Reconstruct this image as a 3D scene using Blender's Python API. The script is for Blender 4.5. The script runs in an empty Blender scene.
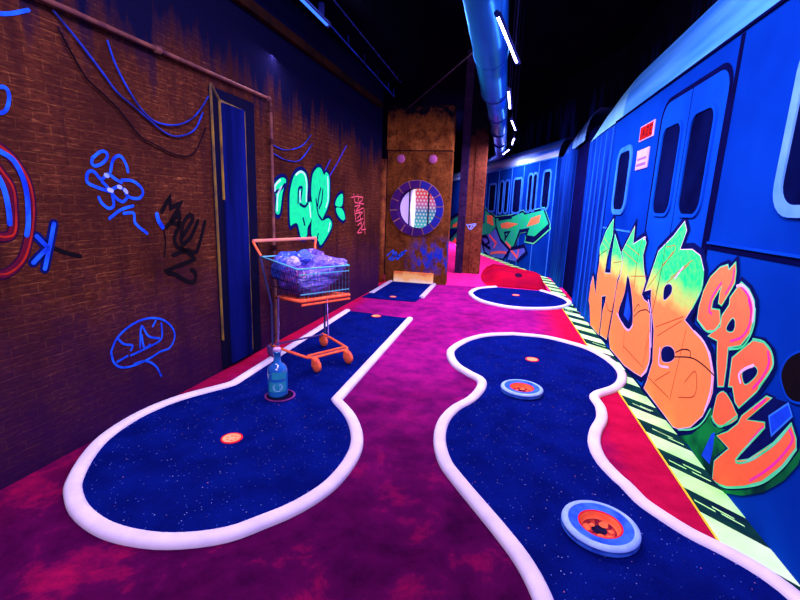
import bpy, bmesh, math, random
from mathutils import Vector, Matrix, noise
from mathutils.geometry import tessellate_polygon
random.seed(7)
scene=bpy.context.scene
COL=scene.collection
D={
'kerb_a':[(-1.802,5.0798),(-1.7803,4.1273),(-1.7603,3.569),(-1.7763,2.973),(-1.7995,2.6781),(-1.8198,2.6044),(-1.9859,2.3246),(-2.0484,2.0663),(-2.0254,1.8114),(-1.9495,1.626),(-1.8381,1.4571),(-1.7547,1.3742),(-1.6177,1.2899),(-1.4289,1.233),(-1.2452,1.2301),(-1.0999,1.2648),(-0.9651,1.3349),(-0.876,1.4286),(-0.7735,1.5607),(-0.6943,1.7496),(-0.674,1.9907),(-0.7157,2.1971),(-0.8376,2.4245),(-1.0044,2.6168),(-1.017,3.7196),(-0.9869,4.9637)],
'kerb_b_l':[(0.1827,4.6909),(-0.071,4.5561),(-0.253,4.3263),(-0.3693,4.0062),(-0.3708,3.7977),(-0.2968,3.5625),(-0.1807,3.402),(-0.0767,3.2845),(-0.0683,3.1207),(-0.123,2.9042),(-0.217,2.719),(-0.2639,2.5255),(-0.258,2.3031),(-0.1988,2.0884),(-0.1053,1.9316),(0.0107,1.7611),(0.097,1.6333),(0.1695,1.5144),(0.2165,1.4028),(0.2424,1.2961),(0.2422,1.1648),(0.2386,1.0222)],
'kerb_b_r':[(0.1827,4.6909),(0.4911,4.6943),(0.7215,4.573),(0.9012,4.4031),(1.0097,4.1496),(1.0502,3.8732),(1.0125,3.6382),(0.9111,3.4342),(0.7394,3.2389),(0.7377,3.0369),(0.7123,2.8623),(0.6413,2.6732),(0.6016,2.4963),(0.6074,2.324),(0.6506,2.1839),(0.6802,2.1229),(0.7154,2.0168),(0.7587,1.9509),(0.8516,1.8424),(0.9447,1.774),(1.0182,1.7085),(1.0639,1.6496),(1.1,1.5727),(1.1185,1.456),(1.0772,1.2661)],
'kerb_c':[(-0.0449,7.6228),(-0.3008,7.3679),(-0.3975,7.0956),(-0.4083,6.8053),(-0.2472,6.3615),(0.0378,6.1105),(0.3023,6.0461),(0.567,6.1256),(0.8167,6.2897),(0.9924,6.5781),(1.0197,6.8535),(0.9153,7.1965),(0.6874,7.5675)],
'kerb_d_l':[(-1.852,6.2992),(-1.8421,7.5702)],
'kerb_d_r':[(-1.0793,6.2589),(-1.0713,7.5803)],
'lane_d':[(-1.9034,6.3153),(-1.8386,7.7102),(-1.1386,7.8566),(-1.1209,5.9128)],
'wl_green':[[(2.6051,1.4872),(2.5714,1.5177),(2.4862,1.505),(2.3886,1.4444),(2.3731,1.3961),(2.4123,1.3771),(2.4234,1.3222),(2.4051,1.2175),(2.445,1.1892),(2.4881,1.2174),(2.5374,1.3817)],[(2.6754,1.09),(2.6656,1.2542),(2.6864,1.4164),(2.7682,1.553),(2.8991,1.6122),(3.0176,1.5787),(3.0507,1.4636),(3.0372,1.3127),(3.1393,1.3064),(3.1368,1.1425),(3.0431,1.0546),(3.0124,0.9579),(2.893,0.9565),(2.8193,1.0935),(2.7225,1.0932)],[(3.1296,1.4033),(3.1618,1.5814),(3.2766,1.6678),(3.3754,1.6682),(3.4447,1.6103),(3.5119,1.6442),(3.5943,1.5779),(3.5952,1.3673),(3.5426,1.2603),(3.4016,1.1173),(3.565,1.1355),(3.6646,1.0789),(3.6103,0.9892),(3.3712,0.8446),(3.2896,0.9028),(3.1342,0.9596),(3.1368,1.1425),(3.1573,1.2576)],[(3.9642,1.4244),(4.0009,1.3782),(3.9671,1.2785),(3.7942,1.2768),(3.7699,1.317),(3.841,1.3831)],[(3.7945,1.2528),(3.9677,1.2479),(4.0466,1.1861),(4.0744,1.1272),(3.9962,1.1052),(3.8441,1.1686)]],
'wl_green_navy':[[(2.8349,1.3013),(2.8515,1.4311),(2.9185,1.4494),(2.9178,1.4187),(2.8921,1.3331)],[(2.8742,1.2865),(2.9761,1.2643),(3.0476,1.2969)],[(3.2424,1.3413),(3.2921,1.1909),(3.3933,1.1209)],[(3.2809,1.2753),(3.3215,1.3936),(3.3622,1.4623)],[(3.3205,1.2503),(3.386,1.3276),(3.4111,1.4476)],[(2.4126,1.384),(2.5104,1.4158),(2.5838,1.4618)],[(2.9722,1.0812),(2.9388,1.1457)],[(3.2697,0.9178),(3.2902,0.9685)]],
'wl_green_white':[[(2.8002,1.5627),(2.8988,1.6001),(2.993,1.5692),(3.0223,1.4622),(3.0124,1.3201)],[(3.542,1.5917),(3.5555,1.3663),(3.4993,1.26)],[(2.4051,1.3974),(2.4154,1.4458),(2.4996,1.4948)],[(2.5254,1.4376),(2.4526,1.3647),(2.4327,1.2245)],[(3.0837,1.2894),(3.111,1.1593)],[(3.6099,1.0804),(3.5654,0.9911)],[(2.8817,1.3175),(2.8774,1.4094)]],
'wl_red':[[(4.2861,1.3898),(4.4899,1.4077),(4.7414,1.4022)],[(4.3703,1.4385),(4.4213,1.328)],[(4.5374,1.434),(4.5657,1.3514)],[(4.6759,1.4174),(4.7107,1.365),(4.5853,1.3308)],[(4.4174,1.2766),(4.6183,1.2932),(4.4676,1.2147),(4.7488,1.2578)],[(4.4388,1.1836),(4.7191,1.1992),(4.514,1.12)],[(4.4071,1.2354),(4.4731,1.0786)],[(4.59,1.2252),(4.695,1.0299)],[(4.7819,1.258),(4.8489,0.8905)],[(4.5035,1.0779),(4.7562,1.116)],[(4.5366,1.0239),(4.6487,1.0529),(4.6963,1.0036),(4.5407,0.9275),(4.7133,0.9238)],[(4.7924,1.0602),(4.6982,0.9641),(4.8862,0.9611)],[(4.4332,1.3282),(4.779,1.3123)]],
'wl_scrib':[[(0.6379,1.484),(0.6896,1.5226),(0.7237,1.5225),(0.7258,1.4976),(0.6925,1.4648),(0.6523,1.4486),(0.6331,1.4591),(0.6379,1.484)],[(0.7377,1.4266),(0.76,1.4885),(0.7939,1.5136),(0.8197,1.5078),(0.8426,1.4705),(0.8497,1.4355)],[(0.7257,1.3224),(0.64,1.3441),(0.5963,1.3665),(0.6063,1.412),(0.6394,1.4187),(0.6782,1.384),(0.7209,1.4125),(0.7642,1.3896),(0.7994,1.3742)],[(0.8063,1.3879),(0.8724,1.3876),(0.927,1.3584),(0.9409,1.3214),(0.9082,1.2922),(0.851,1.2954),(0.8201,1.3171)],[(0.7267,1.3311),(0.7808,1.3511),(0.8211,1.3262),(0.8286,1.2948),(0.7933,1.2714),(0.7485,1.297),(0.735,1.3141),(0.7383,1.2527),(0.7055,1.2349),(0.6686,1.2605),(0.6527,1.29)],[(0.7045,1.1822),(0.7775,1.2262),(0.863,1.2495)],[(0.7971,1.2081),(0.8642,1.2077),(0.8697,1.1513),(0.9471,1.0906)],[(0.6816,1.3716),(0.7039,1.3516),(0.7216,1.3309)]],
'wl_scrib_w':[[(0.7167,1.3324),(0.7345,1.328)],[(0.8166,1.335),(0.8275,1.3246)],[(0.7787,1.351),(0.7911,1.3481)],[(0.7054,1.407),(0.7168,1.4028)]],
'wl_brain':[[(0.6301,0.4537),(0.6788,0.5219),(0.78,0.5707),(0.8947,0.5817),(1.0034,0.5512),(1.0808,0.485),(1.1049,0.4111),(1.0552,0.3482),(0.9712,0.3457),(0.8903,0.3301),(0.7733,0.3248),(0.6868,0.3421),(0.6407,0.3879),(0.6301,0.4537)],[(0.7743,0.3333),(0.8569,0.323),(0.9286,0.2659),(0.9669,0.1854)],[(0.6784,0.5179),(0.7157,0.4735),(0.7716,0.4481),(0.7588,0.4217)],[(0.7555,0.3923),(0.8223,0.3973),(0.9548,0.4115),(0.9983,0.441),(1.0007,0.5241)],[(0.8246,0.4188),(0.8484,0.5446),(0.8939,0.4701),(0.9743,0.4337)],[(0.843,0.4932),(0.8552,0.4095),(0.899,0.4143)],[(0.6633,0.3843),(0.7313,0.3958)],[(0.9324,0.5231),(0.9578,0.553)]],
'wl_mas':[[(1.0757,1.219),(1.1486,1.305),(1.1497,1.2405),(1.244,1.2744),(1.1498,1.1645)],[(1.1017,1.1223),(1.2217,1.2021),(1.2066,1.1243)],[(1.1482,1.1481),(1.2111,1.1387)],[(1.2092,1.1186),(1.1616,1.0537),(1.1791,0.9964),(1.2395,0.9687)],[(1.221,1.0275),(1.2473,1.1399),(1.3172,1.1957),(1.3429,1.1664),(1.2843,1.1045),(1.24,1.0606)],[(1.2299,1.004),(1.312,1.0451),(1.3897,1.1538)],[(1.4601,1.1462),(1.363,0.9463),(1.2717,0.966),(1.1435,0.943)],[(1.209,0.9827),(1.3257,0.9137),(1.2978,0.8868),(1.0749,0.8499),(1.1467,0.8176),(1.2685,0.7469),(1.3285,0.7498),(1.3332,0.8041),(1.3009,0.8265)]],
'wl_mas_drip':[(1.0792,1.1124),(1.085,1.0254),(1.0664,0.9394)],
'wl_mas_dab':[(1.0323,1.2003),(1.0421,1.1614),(1.0704,1.1234)],
'wl_ring_blue':[[(0.1813,1.4828),(0.2159,1.4653),(0.2604,1.4367),(0.2894,1.3659),(0.2968,1.2803),(0.2866,1.1707),(0.2729,1.1157)],[(0.1774,1.3884),(0.1994,1.3445),(0.2109,1.2884),(0.2137,1.215),(0.2102,1.1673)]],
'wl_ring_red':[[(0.1841,1.5028),(0.2525,1.4513),(0.2998,1.3666),(0.3124,1.2698),(0.2943,1.1482),(0.2451,1.0174),(0.1761,0.959),(0.1179,0.9561)],[(0.1816,1.4186),(0.2043,1.3805),(0.2349,1.3206),(0.234,1.2256),(0.217,1.1294),(0.1773,1.1122),(0.1408,1.1226)]],
'wl_x':[[(0.4023,1.1619),(0.3747,1.0754),(0.3338,0.9557)],[(0.3163,1.1078),(0.3552,1.0592)],[(0.3602,1.053),(0.2866,0.9904)]],
'wl_x_tail':[(0.3855,1.0486),(0.4467,1.0193),(0.5155,0.9966)],
'wl_hook':[[(0.2287,1.7208),(0.2517,1.7272),(0.2689,1.7287),(0.2794,1.7136),(0.2778,1.6818),(0.263,1.6431),(0.2454,1.6258),(0.2221,1.6193)],[(0.2605,2.0043),(0.3308,2.0309),(0.4079,2.0738)]],
'wl_stroke':[[(3.5617,1.5839),(3.7889,1.7462),(4.0962,1.9985)],[(3.4807,1.6641),(3.6162,1.7844)]],
'cables':[[(0.7834,2.0804),(0.8165,1.9841),(0.8823,1.8785),(0.9721,1.7821),(1.076,1.7337),(1.2374,1.7477),(1.3756,1.81),(1.4784,1.8998),(1.5504,1.9864)],[(0.5073,2.1121),(0.6152,2.0245),(0.7354,1.9137),(0.815,1.8375),(0.9212,1.7849),(1.038,1.727),(1.1487,1.682),(1.2526,1.6833),(1.393,1.7435),(1.4882,1.8703)],[(0.5219,2.0477),(0.6327,1.8744),(0.7237,1.8136),(0.8175,1.7509),(0.9364,1.6423),(1.026,1.6116),(1.2201,1.5664),(1.3753,1.5966),(1.5075,1.775)],[(2.3284,1.7946),(2.4293,1.771),(2.6038,1.7674),(2.8971,1.8385),(3.1162,1.9761)],[(2.3249,1.7227),(2.447,1.6952),(2.6233,1.6771),(2.8679,1.7069),(3.1434,1.8952)]],
'H':[(-3.2544,1.2493),(-3.209,1.0909),(-3.3179,0.8343),(-3.3266,0.6844),(-3.0904,0.7129),(-3.1363,0.8816),(-3.1218,1.0997),(-2.8429,0.9501),(-2.749,0.8952),(-2.7462,0.7608),(-2.8234,0.7039),(-2.8312,0.623),(-2.8524,0.389),(-2.9123,0.0725),(-3.1884,0.0448),(-3.1997,0.3116),(-3.1454,0.4113),(-3.1509,0.4754),(-3.3256,0.4348),(-3.2482,0.2408),(-3.2447,0.029),(-3.6739,0.025),(-3.8299,0.2301),(-3.9876,0.2999),(-3.853,0.5821),(-3.6054,0.3894),(-3.6442,0.6279),(-3.6203,0.7556),(-3.6861,0.9191),(-3.5006,1.1118)],
'U':[(-2.7976,0.9543),(-2.512,1.2001),(-2.4904,1.0488),(-2.2123,1.1285),(-2.1584,1.0844),(-2.1914,0.9879),(-2.1267,0.8855),(-2.0374,0.8004),(-2.0835,0.683),(-2.0205,0.6567),(-1.9202,0.65),(-1.8384,0.5729),(-1.7496,0.3707),(-1.7079,0.2461),(-1.731,0.1696),(-1.814,0.1001),(-1.9537,0.0754),(-2.25,0.0367),(-2.7416,0.0327),(-2.8466,0.1269),(-2.8056,0.3994),(-2.8054,0.6406),(-2.737,0.7428),(-2.7289,0.91)],
'Uc':[(-2.5083,0.7757),(-2.3088,0.6171),(-2.1984,0.4295),(-2.2773,0.3494),(-2.4484,0.354),(-2.6378,0.4107),(-2.5337,0.611)],
'Ucb':[(-2.4469,0.6514),(-2.2816,0.4804),(-2.3064,0.4084),(-2.4626,0.4258)],
'B':[(-1.4883,1.2674),(-1.4359,1.2138),(-1.4918,1.0884),(-1.3088,1.1055),(-1.1886,1.0796),(-1.1159,1.0052),(-1.1035,0.8998),(-1.1757,0.775),(-1.2521,0.6806),(-1.1059,0.649),(-0.9631,0.6281),(-0.8763,0.5872),(-0.8001,0.4973),(-0.7811,0.4049),(-0.7931,0.349),(-0.8358,0.2486),(-0.9434,0.1288),(-1.0844,0.0461),(-1.1577,0.0225),(-1.2347,0.0283),(-1.7268,0.0432),(-1.6908,0.1128),(-1.6416,0.2802),(-1.7126,0.4942),(-1.7853,0.5852),(-1.8628,0.6847),(-1.8874,0.7635),(-2.0189,0.7248),(-1.9124,0.9401),(-1.861,1.0469),(-1.6276,1.1695)],
'Bc1':[(-1.6323,0.7436),(-1.6446,0.8138),(-1.5892,0.8497),(-1.519,0.8446),(-1.5141,0.7992),(-1.5882,0.7426)],
'Bc2':[(-1.5196,0.3871),(-1.4895,0.4339),(-1.3971,0.4678),(-1.319,0.4621),(-1.3005,0.4182),(-1.3794,0.3658),(-1.4774,0.3423)],
'C':[(-0.9382,1.0422),(-0.8674,1.0638),(-0.8473,1.0397),(-0.7976,1.0825),(-0.7788,1.042),(-0.7719,0.9883),(-0.809,0.9262),(-0.8544,0.8598),(-0.8854,0.8643),(-0.8911,0.9182),(-0.8848,0.9593),(-0.9145,0.9213),(-0.953,0.8617),(-0.9514,0.8165),(-0.8644,0.8284),(-0.8347,0.7694),(-0.876,0.7215),(-0.9605,0.6948),(-1.0861,0.7302),(-1.0933,0.7932),(-1.0716,0.8931),(-1.022,0.9785)],
'P':[(-0.7123,0.9978),(-0.6387,0.9772),(-0.5812,0.9366),(-0.5664,0.9022),(-0.5577,0.8553),(-0.5642,0.7868),(-0.6159,0.717),(-0.7185,0.6742),(-0.6991,0.575),(-0.6906,0.4807),(-0.7379,0.4614),(-0.7888,0.5671),(-0.8245,0.6776),(-0.9268,0.6727),(-0.8234,0.7503),(-0.8274,0.8077),(-0.7772,0.8761),(-0.7832,0.9106)],
'Pc':[(-0.7648,0.758),(-0.7283,0.8173),(-0.6998,0.8055),(-0.6961,0.7687),(-0.7255,0.7516)],
'D':[(-0.6606,0.635),(-0.5906,0.7029),(-0.5246,0.7628),(-0.448,0.7752),(-0.3865,0.7543),(-0.3607,0.7103),(-0.3738,0.6634),(-0.4289,0.5614),(-0.5296,0.4404),(-0.5648,0.4512),(-0.6111,0.5115),(-0.6436,0.4998)],
'Dc':[(-0.5555,0.5949),(-0.5347,0.6198),(-0.4769,0.6575),(-0.4486,0.6434),(-0.4709,0.602),(-0.52,0.5591)],
'foot':[(-0.7236,0.4184),(-0.6802,0.4531),(-0.6177,0.4431),(-0.5488,0.4077),(-0.5255,0.3859),(-0.6104,0.3073),(-0.7052,0.273),(-0.7333,0.2981),(-0.731,0.3878)],
'Z':[(-0.3238,0.5746),(-0.4587,0.4101),(-0.3311,0.4594),(-0.325,0.4419),(-0.4768,0.1943),(-0.3791,0.2577),(-0.2469,0.4125),(-0.178,0.53),(-0.1384,0.4914),(-0.1277,0.46),(-0.1777,0.3537),(-0.2662,0.2295),(-0.3717,0.1363),(-0.4867,0.0544),(-0.5613,0.0191),(-0.6214,0.0046),(-0.6373,0.0959),(-0.5361,0.2243),(-0.6584,0.2254),(-0.5748,0.2899),(-0.5072,0.3672),(-0.4912,0.4126),(-0.3533,0.5684)],
'sh1':[(-1.1933,-0.0094),(-0.9685,0.1065),(-0.8633,0.1878),(-0.7868,0.3122),(-0.7329,0.387),(-0.7183,0.2859),(-0.5189,0.3992),(-0.5748,0.2899),(-0.6623,0.2233),(-0.5303,0.2276),(-0.6438,0.092),(-0.6266,-0.0072),(-0.755,0.0071),(-0.9339,0.0215)],
'sh1b':[(-0.7187,0.2016),(-0.6888,0.23),(-0.6782,0.1392),(-0.6782,0.0541),(-0.772,0.0502)],
'sh2':[(-0.6292,-0.0004),(-0.5109,0.0041),(-0.3767,0.0815),(-0.2502,0.1841),(-0.1515,0.3049),(-0.0977,0.4092),(-0.0991,0.4885),(-0.1777,0.3537),(-0.2662,0.2295),(-0.3717,0.1363),(-0.4867,0.0544),(-0.5613,0.0191)],
'nv':[(-0.4534,0.4127),(-0.3248,0.5775),(-0.2164,0.6028),(-0.3131,0.499),(-0.2728,0.4285),(-0.1787,0.5453),(-0.2469,0.4125),(-0.3503,0.2764),(-0.4659,0.2009),(-0.324,0.439)],
'nvb':[(-0.3131,0.499),(-0.2195,0.5983),(-0.1842,0.5614),(-0.2725,0.4334)],
'pinks':[[(-0.6226,0.9325),(-0.5863,0.8837),(-0.58,0.8143),(-0.6217,0.7522),(-0.7027,0.7097)],[(-0.4067,0.7511),(-0.3842,0.702),(-0.4086,0.6321),(-0.4538,0.5652)],[(-0.1841,0.508),(-0.1514,0.4781),(-0.1889,0.3862),(-0.2541,0.286),(-0.3396,0.1813)],[(-0.3342,0.4372),(-0.3957,0.3371)],[(-0.3585,0.5525),(-0.4136,0.4858)],[(-0.8955,0.9684),(-0.9313,0.9257),(-0.9704,0.8658),(-0.9707,0.8046),(-0.9347,0.7937)],[(-0.796,1.0533),(-0.793,0.9918),(-0.8349,0.9213)],[(-0.6993,0.98),(-0.6354,0.9519),(-0.5891,0.903),(-0.5772,0.8541)]],
'whites':[[(-1.0968,0.6515),(-0.9728,0.6295),(-0.8871,0.5837),(-0.8141,0.4919),(-0.7994,0.3971),(-0.8198,0.2853)],[(-4.0027,0.297),(-3.8582,0.565)],[(-1.7789,0.4534),(-1.7058,0.2924),(-1.7322,0.1906),(-1.8151,0.1062)],[(-1.9147,0.6724),(-1.8111,0.5793),(-1.7145,0.3658)],[(-2.6778,0.3949),(-2.4178,0.3368),(-2.2721,0.3387),(-2.1883,0.4086)],[(-1.4926,0.9037),(-1.3952,0.9882)],[(-0.7424,0.9781),(-0.6897,0.9869),(-0.6138,0.956),(-0.5704,0.9071),(-0.5575,0.8461)],[(-0.555,0.5519),(-0.5784,0.582),(-0.5434,0.6234),(-0.4851,0.6611)],[(-1.5496,0.4098),(-1.5216,0.3),(-1.366,0.3344)],[(-2.2297,1.1071),(-2.1876,1.1261)]],
'teals':[[(-0.7015,0.6677),(-0.6052,0.7071),(-0.5612,0.7624),(-0.543,0.8311),(-0.5572,0.9042)],[(-0.5275,0.7709),(-0.4501,0.7813),(-0.3857,0.7579),(-0.3562,0.7119),(-0.3743,0.6588),(-0.4154,0.588)],[(-0.3311,0.4284),(-0.4677,0.206),(-0.3773,0.2528),(-0.245,0.4069),(-0.178,0.53)],[(-0.56,0.0158),(-0.4851,0.0499),(-0.3601,0.1381),(-0.2555,0.2296),(-0.1681,0.3531),(-0.1223,0.4568)],[(-1.0831,0.7228),(-0.9592,0.6913),(-0.8739,0.7161),(-0.8307,0.7668)],[(-0.7417,0.2913),(-0.69,0.2751),(-0.6334,0.2891),(-0.5302,0.3938)],[(-1.1124,0.9973),(-1.0996,0.9003),(-1.1732,0.7702)],[(-1.0725,0.0431),(-0.9167,0.1287),(-0.8202,0.2182),(-0.7653,0.3222)]],
'lines':[[(-2.6797,1.0351),(-2.2738,0.9758)],[(-2.811,0.9805),(-2.2952,0.9055)],[(-2.4281,0.7805),(-2.0381,0.8373)],[(-3.0309,0.826),(-2.7774,0.8682)],[(-1.7168,1.0881),(-1.5787,1.1083),(-1.5828,1.0625),(-1.7401,0.9609)],[(-1.9701,0.7592),(-1.5866,1.0713)],[(-1.6157,0.8534),(-1.3223,1.0111)],[(-1.5616,0.8975),(-1.2834,1.0437)],[(-1.6843,0.5235),(-1.2753,0.6968)],[(-1.6335,0.4718),(-1.2844,0.6683)],[(-2.3424,0.1752),(-1.8109,0.1739)],[(-1.8205,0.1944),(-1.7809,0.4069)],[(-1.204,0.6315),(-1.2521,0.2455),(-1.2614,0.1499)],[(-1.5468,0.1696),(-1.3322,0.3159)],[(-1.1042,0.3346),(-1.019,0.4324),(-0.9755,0.4218),(-0.9603,0.3107),(-1.1465,0.2205)],[(-1.695,0.1461),(-1.2903,0.1578)],[(-2.3822,0.3088),(-2.3344,0.1281)],[(-1.8225,0.2998),(-1.8048,0.4655)],[(-3.5577,1.0442),(-3.2154,0.967)],[(-3.6276,0.9946),(-3.2756,0.9195)]],
'dlines':[[(-2.2608,1.0996),(-2.3085,0.9723),(-2.2953,0.7093)],[(-1.7451,1.124),(-1.7494,0.9206),(-1.776,0.7613)],[(-1.7508,0.924),(-1.7669,0.7727),(-1.8018,0.5919)],[(-1.2939,0.4602),(-1.1985,0.5103),(-1.1091,0.5294),(-1.0888,0.4946)],[(-1.3042,0.427),(-1.0851,0.4958),(-0.9341,0.5076),(-0.7911,0.4965)],[(-2.1847,0.4797),(-2.0736,0.5512),(-1.9267,0.5951),(-1.8311,0.5903)],[(-2.2049,0.5216),(-2.1299,0.5954),(-2.0904,0.5868)],[(-3.1115,0.4037),(-2.9989,0.3564),(-2.8426,0.3706)],[(-3.6982,0.8192),(-3.5313,0.8815),(-3.3642,0.9188)],[(-2.7616,0.791),(-2.8524,0.389),(-2.8948,0.1132)]],
'blob':[(-0.2923,0.6771),(-0.292,0.7325),(-0.2588,0.7813),(-0.1905,0.8198),(-0.1122,0.8076),(-0.069,0.7372),(-0.1016,0.6662),(-0.1712,0.6272),(-0.2358,0.6237)],
'win_s':[(-3.4358,1.907),(-2.9821,1.9048),(-2.8652,1.3537),(-3.3349,1.3276)],
'win_a':[(-2.1377,1.9268),(-1.8219,1.9038),(-1.759,1.3161),(-2.1138,1.32)],
'win_b':[(-1.6446,1.9363),(-1.3266,1.9116),(-1.2973,1.3112),(-1.6264,1.3133)],
'door_pts':[(-2.24,1.5697),(-2.2028,2.0052),(-2.1524,2.1004),(-1.741,2.1189),(-1.328,2.1267),(-1.2244,2.0704),(-1.204,1.9299),(-1.1701,1.5033)],
'seam':[(-1.7426,2.1229),(-1.6685,1.5342)],
'vline':[(-1.1447,2.2476),(-1.1488,1.502)],
'groove':[(-1.1501,1.1402),(-0.3443,1.1407)],
'ledge':[(-3.7092,1.1409),(-2.6289,1.1569)],
'sign_r':[(-2.7621,2.0416),(-2.391,2.0292),(-2.3656,1.9259),(-2.7056,1.9216)],
'sign_w':[(-2.7334,1.8379),(-2.4357,1.8443),(-2.4192,1.6788),(-2.7234,1.6902)],
'bigwin':[(-0.6001,1.8989),(-0.6138,1.4052),(-0.5723,1.328),(-0.4,1.3058)],
'bigglass':[(-0.5384,1.7165),(-0.5462,1.3948),(-0.495,1.3631),(-0.4189,1.3623)],
'f_green':[(-4.4648,1.2745),(-3.4581,1.059),(-2.2,1.1385),(-1.5256,1.259),(-1.4105,1.2104),(-0.3968,1.3238),(-0.1074,1.0612),(-0.7248,0.7716),(-1.167,0.7663),(-1.0654,0.8851),(-1.5994,0.8424),(-1.8794,0.4748),(-2.2477,0.3573),(-2.8917,0.5035),(-3.4009,0.8324),(-3.9101,0.6157),(-4.8653,0.5201),(-4.9351,0.7914),(-4.4298,0.9141)],
'f_shadow':[(-1.1701,0.7787),(-1.2319,0.622),(-0.751,0.6291),(-0.0193,0.9762),(-0.1101,1.0722),(-0.7248,0.7716)],
'f_blue':[[(-4.9089,0.448),(-3.9101,0.6157),(-3.3932,0.8022),(-2.8917,0.5035),(-2.2408,0.3297),(-2.4308,0.0798),(-3.5455,0.0099),(-4.5391,-0.0354)],[(-2.0823,0.3454),(-1.5166,0.5072),(-1.1775,0.5374),(-1.0758,0.3947),(-1.5652,0.1163),(-2.2628,0.0856)]],
'f_orange':[[(-4.2638,1.1478),(-3.7262,1.1285),(-3.5756,0.8548),(-4.2064,0.9228)],[(-3.0015,0.9406),(-2.492,1.0041),(-1.7453,0.9929),(-2.3717,0.8549),(-2.8825,0.8285)],[(-1.2127,0.9524),(-1.0017,1.1462),(-0.5139,1.23),(-0.5598,1.0657),(-0.8431,1.0063)]],
'f_ostroke':[[(-3.6706,0.0918),(-2.9994,0.1939),(-2.3864,0.2435)],[(-3.2065,0.4481),(-3.4091,0.2761)],[(-2.0823,0.3454),(-1.5878,0.2075)],[(-1.5744,0.449),(-1.5942,0.2336)],[(-2.4946,0.5062),(-2.0959,0.3998)],[(-3.902,0.5842),(-3.2464,0.4142)]],
'f_black':[[(-3.4581,1.059),(-3.3526,0.8347),(-2.899,0.5326),(-2.161,0.3376),(-2.5931,0.0309)],[(-3.2154,1.0515),(-2.2,1.1385)],[(-2.5932,0.556),(-2.2703,0.7766),(-2.6358,0.7262),(-2.5227,0.6188)],[(-1.8728,0.4481),(-1.5962,0.8295),(-1.1003,0.8956),(-1.1997,0.7641)],[(-2.0891,0.3726),(-1.2404,0.519),(-1.0758,0.3947),(-1.637,0.1073)],[(-4.7959,0.4904),(-4.1041,0.5219),(-3.854,0.3952),(-4.2073,0.2671),(-4.6505,0.3984)],[(-4.4993,0.2749),(-4.2048,0.0346),(-3.5376,-0.0209)],[(-4.6248,0.2982),(-3.7023,0.2165)],[(-4.814,1.0345),(-4.7537,0.7998)]],
'f2_green':[[(-9.2423,0.7819),(-7.7926,1.1333),(-7.6493,0.5951),(-9.1627,0.4884)],[(-9.4813,0.0766),(-7.6207,0.4877),(-7.4779,-0.0482),(-9.2254,-0.3281)]],
'f2_black':[[(-9.3825,0.7768),(-8.6182,0.9759),(-7.7855,1.1063)],[(-9.3223,0.0277),(-7.6421,0.5683)]],
'f2_orange':[[(-8.6641,0.6589),(-7.9431,0.8012),(-7.8993,0.6376),(-8.6364,0.5565)],[(-8.9801,-0.1844),(-8.0383,0.2395),(-7.8658,0.0566)]],
'f_wins':[[(-4.2866,1.969),(-3.6729,1.9866),(-3.6017,1.2904),(-4.1745,1.2273)],[(-3.3426,2.0134),(-3.0732,2.0259),(-2.9698,1.2363),(-3.2231,1.211)],[(-2.8857,2.0167),(-2.6362,2.0286),(-2.5724,1.243),(-2.8421,1.2283)],[(-2.2818,2.0198),(-1.7888,2.03),(-1.732,1.2893),(-2.1971,1.2349)],[(-1.3593,2.0792),(-1.1932,2.0899),(-1.1163,1.3195),(-1.3176,1.2951)],[(-1.082,2.0827),(-0.9219,2.0805),(-0.8555,1.3309),(-1.0715,1.32)],[(-0.5907,2.0905),(-0.3085,2.0979),(-0.1879,1.4086),(-0.5615,1.3586)]],
'f_lines':[[(-4.5105,2.1642),(-4.544,1.2794)],[(-3.4581,2.2106),(-3.4155,1.2394)],[(-2.4758,2.2441),(-2.4123,1.3043)],[(-1.6653,2.2744),(-1.6746,1.3129)],[(-0.8435,2.3101),(-0.7906,1.2395)],[(-0.0373,2.3667),(0.1039,0.9506)]],
'pn_scrib':[[(-0.0464,0.4453),(0.0061,0.5008),(0.0721,0.5437),(0.0237,0.3705),(0.1132,0.52),(0.1445,0.391),(0.2201,0.526),(0.2744,0.4979)],[(-0.0173,0.3812),(0.0747,0.4655),(0.1962,0.4465),(0.2722,0.5549)],[(0.0507,0.3722),(0.1686,0.471),(0.2988,0.5564)]],
'col_scrib':[[(-0.0689,0.9922),(-0.002,0.8904),(0.0319,0.9667),(0.1114,0.9851),(0.0276,0.8978),(-0.002,0.8904)],[(-0.0529,0.978),(0.1098,1.0088)]]}

# ------------------------------------------------------------------ materials
def lin(c):
    return tuple((x/255/12.92 if x/255<=0.04045 else ((x/255+0.055)/1.055)**2.4) for x in c)+(1.0,)
def new_mat(name):
    m=bpy.data.materials.new(name); m.use_nodes=True
    nt=m.node_tree; b=nt.nodes['Principled BSDF']
    return m,nt,b
def N(nt,t,**kw):
    n=nt.nodes.new(t)
    for k,v in kw.items():
        if k.startswith('i_'): n.inputs[k[2:].replace('_',' ')].default_value=v
        else: setattr(n,k,v)
    return n
def ramp(nt,fac,stops,interp='LINEAR'):
    r=nt.nodes.new('ShaderNodeValToRGB'); r.color_ramp.interpolation=interp
    e=r.color_ramp.elements
    while len(e)<len(stops): e.new(0.5)
    for k,(p,c) in enumerate(stops):
        e[k].position=p; e[k].color=c if len(c)==4 else tuple(c)+(1,)
    nt.links.new(fac,r.inputs['Fac']); return r.outputs['Color']
def mix(nt,fac,a,b,blend='MIX'):
    n=nt.nodes.new('ShaderNodeMix'); n.data_type='RGBA'; n.blend_type=blend
    for sock,v in ((n.inputs[0],fac),(n.inputs[6],a),(n.inputs[7],b)):
        if hasattr(v,'links'): nt.links.new(v,sock)
        else: sock.default_value=v
    return n.outputs[2]
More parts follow.
